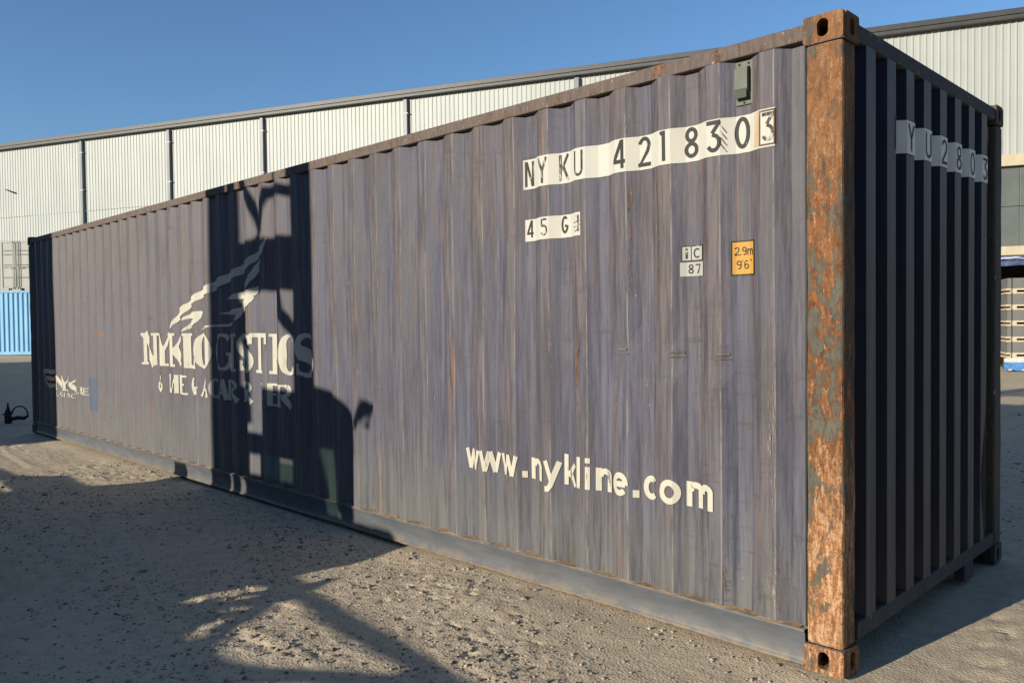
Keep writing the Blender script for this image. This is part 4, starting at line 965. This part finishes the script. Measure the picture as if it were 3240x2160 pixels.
for k_ in range(5):
    g_ = thing('sheet_pack', '%s pack of grey sheets in the strapped stack by the loading bay' % tier[4-k_], 'sheet pack', SG+Vector((0, 0, zb)), srz, 'strapped sheet packs stacked by the loading bay')
    if k_ == 0: pass
    bm = bmesh.new()
    for q in range(12): add_box(bm, (0.02+0.004*(q % 3), 0.004+0.004*(q % 2), 0.155+q*0.0245), (2.9, 1.2, 0.155+q*0.0245+0.0235))
    from_bm('sheet_bundle', bm, M_SHEET, g_)
    for xx in (0.11, 1.3, 2.6): box('bearer_block', (xx, -0.012, 0.047), (xx+0.15, 1.22, 0.105), M_TIMB, g_, 0.004)
    box('bottom_board', (0, 0.0, 0.0), (2.92, 1.21, 0.045), M_TIMB, g_, 0.003)
    box('deck_board', (-0.01, -0.004, 0.107), (2.92, 1.21, 0.153), M_TIMB, g_, 0.003)
    for xx in (0.12, 0.75, 2.2): box('strap', (xx, -0.0165, 0.0), (xx+0.022, 1.19, 0.452), M_STRAP, g_)
    zb += 0.458 if k_ < 4 else 0
box_t = thing('pallet_sheet', 'white plastic sheet sagging under the lowest pack by the loading bay', 'plastic sheet', SG, srz)
vs_, fs = [], []
for i in range(25):
    xx = -0.06+3.0*i/24
    for j, (yy, zz) in enumerate(((0.03, 0.355), (0.045, 0.31), (0.05, 0.255), (0.08, 0.235+0.02*math.sin(xx*3)))): vs_.append((xx, -yy, zz+0.015*math.sin(xx*5+j)-(0.03 if j > 1 else 0)*math.sin(xx*1.6)))
for i in range(24):
    for j in range(3): fs.append((i*4+j, i*4+4+j, i*4+5+j, i*4+1+j))
link('sheet_fold', vs_, fs, M_PLAST, box_t, True)
bm = bmesh.new()
for xx in (0.1, 1.3, 2.6): add_box(bm, (xx, 0.02, 0.0), (xx+0.2, 1.2, 0.354))
bl = from_bm('timber_block', bm, M_STRAP, box_t)
tp = thing('tarpaulin', 'crumpled blue tarpaulin on the ground below the sheet packs', 'tarpaulin', SG, srz)
vs_, fs = [], []; nx_ = 40; rows = [(0.06, 0.23), (0.10, 0.16), (0.15, 0.08), (0.24, 0.03), (0.36, 0.012)]
for i in range(nx_+1):
    xx = -0.08+3.0*i/nx_
    for j, (yy, zz) in enumerate(rows): vs_.append((xx, -yy-0.03*vnoise(np.array(xx*4.0), np.array(j*1.7), 31)+0.02*math.sin(xx*9+j), max(0.008, zz+0.05*(float(vnoise(np.array(xx*6.0), np.array(j*2.3), 30))-0.5))))
for i in range(nx_):
    for j in range(len(rows)-1): fs.append((i*5+j, i*5+5+j, i*5+6+j, i*5+1+j))
link('tarp_cloth', vs_, fs, M_TARP, tp)
for k_ in range(7):
    xx = 0.05+0.33*k_; bm = bmesh.new(); bmesh.ops.create_icosphere(bm, subdivisions=2, radius=0.05)
    for v_ in bm.verts: v_.co = Vector((v_.co.x*(1.2+0.4*math.sin(k_*3)), v_.co.y, v_.co.z*0.5))*(0.8+0.5*float(vnoise(np.array(v_.co.x*30+k_), np.array(v_.co.y*30), 41)))
    bmesh.ops.translate(bm, verts=bm.verts, vec=(xx, -0.40, 0.045)); from_bm('plastic_scrap', bm, M_PLAST, tp, True)
aw = thing('awning', 'rolled blue and white fabric awning under the cream ledge of the loading bay', 'awning', WG, wrz)
vs_, fs = [], []
for i in range(80):
    xx = OPEN0+0.1+(OPEN1-OPEN0-0.2)*i/79
    for j, (yy, zz) in enumerate(((0.02, 3.415), (0.13, 3.39), (0.16, 3.30), (0.12, 3.22), (0.10, 3.10))): vs_.append((xx, yy+0.03*math.sin(xx*4.1+j), zz+0.012*math.sin(xx*6+j*2)))
for i in range(79):
    for j in range(4): fs.append((i*5+j, i*5+5+j, i*5+6+j, i*5+1+j))
link('awning_cloth', vs_, fs, M_VAL, aw)
vs_, fs = [], []
for i in range(200):
    xx = OPEN1-12+11.9*i/199
    zc = 3.315+0.022*math.sin(xx*7)+0.012*math.sin(xx*17)
    for j, (yy, dz) in enumerate(((0.205, -0.025), (0.215, 0.0), (0.205, 0.03))): vs_.append((xx, yy, zc+dz*(0.6+0.4*math.sin(xx*5))))
for i in range(199):
    for j in range(2): fs.append((i*3+j, i*3+3+j, i*3+4+j, i*3+1+j))
link('white_hem', vs_, fs, M_PLAST, aw)

# ------------------------------------------------------------------ small things at the left
M_RUB = weathered('black_rubber', (0.010, 0.010, 0.011), (0.02, 0.02, 0.02), 8, 0.5)
cn = thing('spray_canister', 'small black canister with a tapering neck and looped hose on the dirt', 'canister', (-13.93, 0.09, 0.0))
bm = bmesh.new(); add_lathe(bm, [(0.052, -0.02), (0.056, 0.0), (0.056, 0.11), (0.05, 0.14), (0.048, 0.17), (0.030, 0.21), (0.018, 0.26), (0.012, 0.30), (0.010, 0.325)]); from_bm('body', bm, M_RUB, cn, True)
bm = bmesh.new(); add_tube(bm, [(-0.04, -0.07, 0.13), (-0.01, -0.02, 0.135), (0.03, 0.05, 0.14)], 0.012); from_bm('grip', bm, M_RUB, cn, True)
cv = [(0.03+0.13*(1-math.cos(R(t)))*0.717, 0.05+0.13*(1-math.cos(R(t)))*0.697, 0.13+0.13*math.sin(R(t))) for t in range(0, 200, 12)]
tube('hose', cv, 0.012, M_RUB, cn)
bm = bmesh.new(); add_tube(bm, [(0.03, 0.05, 0.05), (0.10, 0.12, 0.07), (0.17, 0.19, 0.06), (0.22, 0.24, 0.10)], [0.03, 0.035, 0.03, 0.02], 8); from_bm('nozzle', bm, M_RUB, cn, True)
# bird gliding in front of the wall
M_BIRD = weathered('dark_brown_plumage', (0.045, 0.04, 0.03), (0.07, 0.06, 0.045), 20, 0.8, 1)
bd = thing('bird', 'small dark bird gliding in front of the cream warehouse wall', 'bird', (-14.55, 0.385, 3.895))
rx_ = Vector((r.x, r.y, 0)); dn = Vector((0, 0, 1))
def P2(a, b, c=0.0): return rx_*a + dn*b + Vector((f.x, f.y, 0))*c
bm = bmesh.new()
add_tube(bm, [P2(-0.005, 0.006), P2(0.025, -0.008), P2(0.055, -0.022), P2(0.075, -0.027), P2(0.088, -0.030)], [0.004, 0.013, 0.015, 0.011, 0.003], 8)
from_bm('body', bm, M_BIRD, bd, True)
for nm, tip, mid in (('wing', (-0.125, 0.047), (-0.06, 0.028)), ):
    bm = bmesh.new()
    up_ = [bm.verts.new(P2(a, b, c)) for a, b, c in ((0.05, -0.012, -0.01), (0.0, 0.012, -0.02), (-0.06, 0.036, -0.03), (-0.125, 0.049, -0.02), (-0.07, 0.016, 0.03), (-0.01, -0.008, 0.05), (0.04, -0.022, 0.03))]
    lo_ = [bm.verts.new(v_.co+Vector((0, 0, -0.004))) for v_ in up_]
    bm.faces.new(up_); bm.faces.new(lo_[::-1])
    for i in range(7): bm.faces.new((up_[i], lo_[i], lo_[(i+1) % 7], up_[(i+1) % 7]))
    from_bm(nm, bm, M_BIRD, bd)
bm = bmesh.new()
up_ = [bm.verts.new(P2(a, b, c)) for a, b, c in ((0.06, -0.016, -0.03), (0.045, -0.004, -0.12), (0.02, 0.004, -0.20), (0.03, -0.014, -0.11), (0.045, -0.026, -0.03))]
lo_ = [bm.verts.new(v_.co+Vector((0, 0, -0.004))) for v_ in up_]
bm.faces.new(up_); bm.faces.new(lo_[::-1])
for i in range(5): bm.faces.new((up_[i], lo_[i], lo_[(i+1) % 5], up_[(i+1) % 5]))
from_bm('wing', bm, M_BIRD, bd)

# ------------------------------------------------------------------ machines beside the camera whose shade falls across the container
KX, KZ = 0.1764, 0.2702          # sun slope: shift per metre of distance in y
# two-high row of containers further left
for k_, (x0, ln, zz) in enumerate(((-12.9-12.192, 12.192, 0.0), (-12.9-12.192, 12.192, 2.9), (-33.6, 8.2, 0.0), (-33.6, 8.2, 2.9))):
    t_ = thing('shipping_container', ['dark grey container at ground level nearest the faded navy one, across the lane', 'dark grey container stacked on the nearest one across the lane', 'dark grey container at ground level at the far end of the lane', 'dark grey container stacked at the far end of the lane'][k_], 'container', (x0, -10.6, zz), 0, CG)
    plain_container(t_, ln, 2.44, 2.895, M_CDARK, M_CDARK)
M_BLOCKER = weathered('dark_grey_blocker_skin', (0.055, 0.055, 0.055), (0.075, 0.072, 0.07), 0.5)
def blocker(label, x0, y0, x1, y1, hh):  # unseen building added behind the camera to cut sky light
    t_ = thing('sky_blocker', label, 'blocker', ((x0+x1)/2, (y0+y1)/2, 0)); lx, ly = (x1-x0)/2, (y1-y0)/2
    box('wall', (-lx, -ly, 0), (lx, ly, hh), M_BLOCKER, t_, 0.02); box('roof', (-lx-0.3, -ly-0.3, hh+0.003), (lx+0.3, ly+0.3, hh+0.25), M_FASCIA, t_, 0.02)
    for k_ in range(4):
        xx = -lx+(2*lx)*(k_+0.5)/4; box('blocker_door', (xx-1.8, ly+0.002, 0.0), (xx+1.8, ly+0.06, hh*0.62), M_STEEL, t_, 0.01)
M_FORK = weathered('dark_yellow_machine_paint', (0.30, 0.19, 0.03), (0.36, 0.23, 0.05), 2)
M_STEEL = weathered('greasy_mast_steel', (0.04, 0.04, 0.04), (0.07, 0.065, 0.06), 4)
def tint(name, c):
    m_ = bpy.data.materials.new(name); m_.use_nodes = True; nt_ = m_.node_tree; nt_.nodes.clear()
    o_ = nt_.nodes.new('ShaderNodeOutputMaterial'); t_ = nt_.nodes.new('ShaderNodeBsdfTransparent'); t_.inputs[0].default_value = (*c, 1)
    g_ = nt_.nodes.new('ShaderNodeBsdfGlossy'); g_.inputs['Roughness'].default_value = 0.03; mx = nt_.nodes.new('ShaderNodeMixShader'); mx.inputs[0].default_value = 0.06
    nt_.links.new(t_.outputs[0], mx.inputs[1]); nt_.links.new(g_.outputs[0], mx.inputs[2]); nt_.links.new(mx.outputs[0], o_.inputs[0]); return m_
M_GLASS = tint('green_tinted_glass', (0.40, 0.52, 0.46)); M_GLASS2 = tint('teal_tinted_glass', (0.11, 0.19, 0.23))
D = 5.0
fk = thing('forklift', 'large yellow forklift with a tall raised mast and green tinted cab glass', 'forklift', (0, 0, 0))
def wp(xw, zw, d=D): return (xw-KX*d, -d, zw+KZ*d)      # wall shadow point -> point on the machine at distance d
def wbox(name, xw0, zw0, xw1, zw1, mat, thick=0.10, d=D, bev=0.01, parent=fk):
    a = wp(xw0, zw0, d); b = wp(xw1, zw1, d)
    return box(name, (a[0], a[1]-thick/2, max(a[2], 0.0)), (b[0], b[1]+thick/2, b[2]), mat, parent, bev)
ZTOP = 6.1
for xa, xb in ((-6.17, -5.79), (-5.725, -5.60), (-4.66, -4.31)):
    a = wp(xa, 0); b = wp(xb, 0)
    box('mast_upright', (a[0], -D-0.10, 0.84), (b[0], -D+0.10, ZTOP), M_STEEL, fk, 0.01)
for za, zb_ in ((1.88, 2.32),): wbox('mast_crossbar', -5.595, za, -4.665, zb_, M_STEEL, 0.12)
a = wp(-5.595, 0); b = wp(-4.665, 0)
for za in (5.35, 5.85): box('mast_crossbar', (a[0], -D-0.06, za), (b[0], -D+0.06, za+0.16), M_STEEL, fk, 0.01)
tube('hose', [wp(-5.50, 3.05), wp(-5.44, 2.82), wp(-5.30, 2.60), wp(-5.21, 2.42), wp(-5.27, 2.31)], 0.055, M_RUB, fk)
tube('hose', [wp(-4.63, 2.69), wp(-4.90, 2.73), wp(-5.06, 2.72), wp(-5.13, 2.60), wp(-5.17, 2.40), wp(-5.30, 2.28), wp(-5.42, 2.21)], [0.05, 0.05, 0.06, 0.055, 0.05, 0.07, 0.09], M_RUB, fk)
tube('lift_chain', [wp(-4.88, 3.4), wp(-4.88, 0.95)], 0.016, M_STEEL, fk, 6)
tube('hose', [wp(-4.88, 1.88), wp(-4.84, 1.68), wp(-4.64, 1.48)], 0.06, M_RUB, fk)
tube('hose', [wp(-5.62, 1.75), wp(-5.54, 1.55), wp(-5.46, 1.35), wp(-5.44, 0.7)], 0.09, M_RUB, fk)
blocker('long low dark grey shed added south of the yard to block sky light', -70, -40, 3.5, -27.5, 5.6)
blocker('tall dark grey shed added to the south east to block sky light', 4.0, -44, 50, -20, 13)
# cab / bonnet body built round its openings (wall metres)
def slab(x0, z0, x1, z1): wbox('body_panel', x0, z0, x1, z1, M_FORK, 0.16)
ZL = -0.52
slab(-6.17, 0.42, -5.77, 1.02) if False else None
slab(-5.60, 0.43, -5.45, 1.00); slab(-5.215, 0.44, -4.66, 1.00); slab(-5.60, 0.43, -5.215, 0.59)
slab(-5.60, 0.19, -5.545, 0.43); slab(-5.545, ZL, -5.405, 0.43) if False else None
slab(-5.525, 0.155, -5.41, 0.43); slab(-5.26, 0.19, -5.15, 0.44); slab(-4.895, 0.19, -4.865, 0.44); slab(-4.70, 0.19, -4.66, 0.44)
slab(-5.41, 0.155, -4.66, 0.215)
for gx0, gz0, gx1, gz1, mt in ((-5.15, 0.215, -4.895, 0.42, M_GLASS2), (-4.865, 0.215, -4.70, 0.40, M_GLASS)): wbox('cab_glass', gx0, gz0, gx1, gz1, mt, 0.012, bev=0)
slab(-5.66, ZL, -5.595, 0.14); slab(-5.48, ZL, -4.66, 0.153)
# right part: bonnet with a rounded shoulder and a slanted glazed gap
def wpoly(name, pts, mat, thick=0.16, d=D):
    bm = bmesh.new(); n_ = len(pts)
    A_ = [bm.verts.new((wp(*p, d)[0], -d-thick/2, max(0.0, wp(*p, d)[2]))) for p in pts]; B_ = [bm.verts.new((wp(*p, d)[0], -d+thick/2, max(0.0, wp(*p, d)[2]))) for p in pts]
    bm.faces.new(A_); bm.faces.new(B_[::-1])
    for i in range(n_): bm.faces.new((A_[i], A_[(i+1) % n_], B_[(i+1) % n_], B_[i]))
    bmesh.ops.recalc_face_normals(bm, faces=bm.faces); return from_bm(name, bm, mat, fk)
wpoly('bonnet', [(-4.315, 0.60), (-3.76, 0.60), (-3.765, 0.74), (-3.82, 0.88), (-3.93, 0.97), (-4.10, 1.03), (-4.315, 1.06)], M_FORK)
wpoly('body_panel', [(-4.315, 0.595), (-4.25, 0.595), (-4.12, 0.05), (-4.315, 0.05)], M_FORK)
wpoly('body_panel', [(-4.01, 0.595), (-3.77, 0.595), (-3.77, 0.10), (-3.86, 0.05), (-3.96, 0.10)], M_FORK)
wpoly('cab_glass', [(-4.25, 0.595), (-4.01, 0.595), (-3.96, 0.05), (-4.12, 0.05)], M_GLASS, 0.012)
wpoly('body_panel', [(-4.655, ZL), (-3.20, ZL), (-3.20, -0.15), (-3.32, 0.02), (-3.47, 0.045), (-3.47, -0.15), (-3.52, -0.15), (-3.52, 0.046), (-4.655, 0.046)], M_FORK)
tube('mirror', [wp(-3.74, 0.80), wp(-3.62, 0.97), wp(-3.56, 0.97), (wp(-3.62, 0.80))], [0.03, 0.06, 0.05, 0.03], M_RUB, fk)
tube('mirror_arm', [wp(-3.80, 0.75), wp(-3.70, 0.80)], 0.012, M_RUB, fk)
wpoly('body_panel', [(-6.17, ZL), (-5.66, ZL), (-5.66, -0.01), (-6.17, -0.01)], M_FORK, 0.14)
for cx in (-4.4, -6.35):
    bm = bmesh.new(); add_lathe(bm, [(0.2, -0.18), (0.36, -0.17), (0.40, -0.10), (0.40, 0.10), (0.36, 0.17), (0.2, 0.18)], seg=28)
    bmesh.ops.rotate(bm, verts=bm.verts, matrix=Matrix.Rotation(R(90), 3, 'Y')); bmesh.ops.translate(bm, verts=bm.verts, vec=(cx, -D-0.75, 1.215)); from_bm('wheel', bm, M_RUB, fk)
box('counterweight', (-6.6, -D-1.9, 0.86), (-4.6, -D-0.5, 1.28), M_FORK, fk, 0.08)
# unseen flat trailer: one plate, edge and cut-outs shaped to the foreground shadow outline
tr = thing('flat_trailer', 'long low flat deck trailer beside the forklift, its plate cut to the shadow outline', 'trailer', (0, 0, 0))
def gp(xg, yg, zz): k_ = zz/KZ; return (xg-KX*k_, yg-k_, zz)      # ground shadow point -> point at height zz
DZ = 0.80
def gpoly(name, pts, zt, th, mat):
    bm = bmesh.new(); n_ = len(pts)
    A_ = [bm.verts.new(gp(*p, zt)) for p in pts]; B_ = [bm.verts.new(v_.co-Vector((0, 0, th))) for v_ in A_]
    bm.faces.new(A_); bm.faces.new(B_[::-1])
    for i in range(n_): bm.faces.new((A_[i], A_[(i+1) % n_], B_[(i+1) % n_], B_[i]))
    bmesh.ops.recalc_face_normals(bm, faces=bm.faces); return from_bm(name, bm, mat, tr)
def gsheet(name, outer, holes, zt, th, mat):
    """flat plate with cut-outs, top and bottom faces joined by edge walls"""
    from mathutils.geometry import tessellate_polygon
    loops = [outer]+holes; flat_ = [p for l_ in loops for p in l_]
    tris = tessellate_polygon([[Vector((p[0], p[1], 0)) for p in l_] for l_ in loops])
    bm = bmesh.new(); A_ = [bm.verts.new(gp(*p, zt)) for p in flat_]; B_ = [bm.verts.new(v_.co-Vector((0, 0, th))) for v_ in A_]
    for t_ in tris: bm.faces.new([A_[i] for i in t_]); bm.faces.new([B_[i] for i in t_[::-1]])
    o_ = 0
    for l_ in loops:
        n_ = len(l_)
        for i in range(n_): j = (i+1) % n_; bm.faces.new((A_[o_+i], A_[o_+j], B_[o_+j], B_[o_+i]))
        o_ += n_
    bmesh.ops.recalc_face_normals(bm, faces=bm.faces); return from_bm(name, bm, mat, tr)
OUT = [(-12.4, -1.75), (-9.1, -1.16), (-8.39, -1.15), (-8.21, -0.99), (-8.06, -0.80), (-7.6, -0.83), (-7.26, -0.84), (-7.12, -0.60), (-7.06, 0.05), (-3.15, 0.05), (-3.14, -0.25), (-3.12, -0.55), (-3.14, -0.72), (-3.147, -0.905),
       (-2.96, -0.944), (-2.93, -0.80), (-2.89, -0.73), (-2.85, -0.86), (-2.778, -0.99), (-2.52, -0.978), (-2.13, -1.014), (-1.74, -1.036), (-1.41, -1.09), (-0.9, -1.18), (-0.9, -1.36), (-1.35, -1.42), (-1.60, -1.564), (-1.70, -1.63), (-1.80, -1.73), (-1.90, -1.85), (-2.05, -2.2), (-2.1, -3.4), (-12.4, -3.4)]
HOLES = [[(-3.19, -1.618), (-3.107, -1.568), (-3.079, -1.357), (-3.049, -1.148), (-3.161, -1.156), (-3.179, -1.343)],
         [(-3.066, -1.468), (-2.988, -1.376), (-2.929, -1.245), (-2.97, -1.245), (-3.05, -1.384)],
         [(-2.855, -1.502), (-2.79, -1.464), (-2.829, -1.37), (-2.916, -1.451)],
         [(-2.699, -1.791), (-2.547, -1.793), (-2.537, -1.736), (-2.645, -1.651), (-2.696, -1.482), (-2.731, -1.62)],
         [(-2.74, -1.125), (-2.758, -1.238), (-2.615, -1.437), (-2.531, -1.594), (-2.391, -1.711), (-2.269, -1.755), (-2.111, -1.735), (-1.94, -1.650), (-1.778, -1.53), (-1.601, -1.39), (-1.5, -1.345), (-1.455, -1.286), (-1.468, -1.217), (-1.672, -1.203), (-1.886, -1.204), (-2.179, -1.196), (-2.438, -1.163), (-2.64, -1.12)],
         [(-8.363, -1.292), (-8.25, -1.265), (-7.91, -1.385), (-7.754, -1.37), (-7.508, -1.39), (-7.496, -1.489), (-7.9, -1.50)]]
gsheet('deck', OUT, HOLES, DZ, 0.012, M_STEEL)
for xx in (-11.2, -9.9):
    for yy in (-5.2, -5.9):
        bm = bmesh.new(); add_lathe(bm, [(0.2, -0.11), (0.34, -0.10), (0.37, -0.06), (0.37, 0.06), (0.34, 0.10), (0.2, 0.11)], seg=24)
        bmesh.ops.rotate(bm, verts=bm.verts, matrix=Matrix.Rotation(R(90), 3, 'X')); bmesh.ops.translate(bm, verts=bm.verts, vec=(xx, yy, 0.37)); from_bm('wheel', bm, M_RUB, tr)
box('chassis_beam', (-12.5, -5.75, 0.52), (-3.2, -5.55, 0.745), M_STEEL, tr, 0.01); box('jack_stand', (-3.0, -5.1, 0.0), (-2.88, -4.98, 0.748), M_STEEL, tr, 0.01)
box('shadow_block', (wp(-7.05, 0, 3.1)[0], -3.25, 0.803), (wp(-6.76, 0, 3.1)[0], -3.0, 0.965), M_RUB, tr, 0.01)  # unseen block added to cast the small shadow on the bottom rail
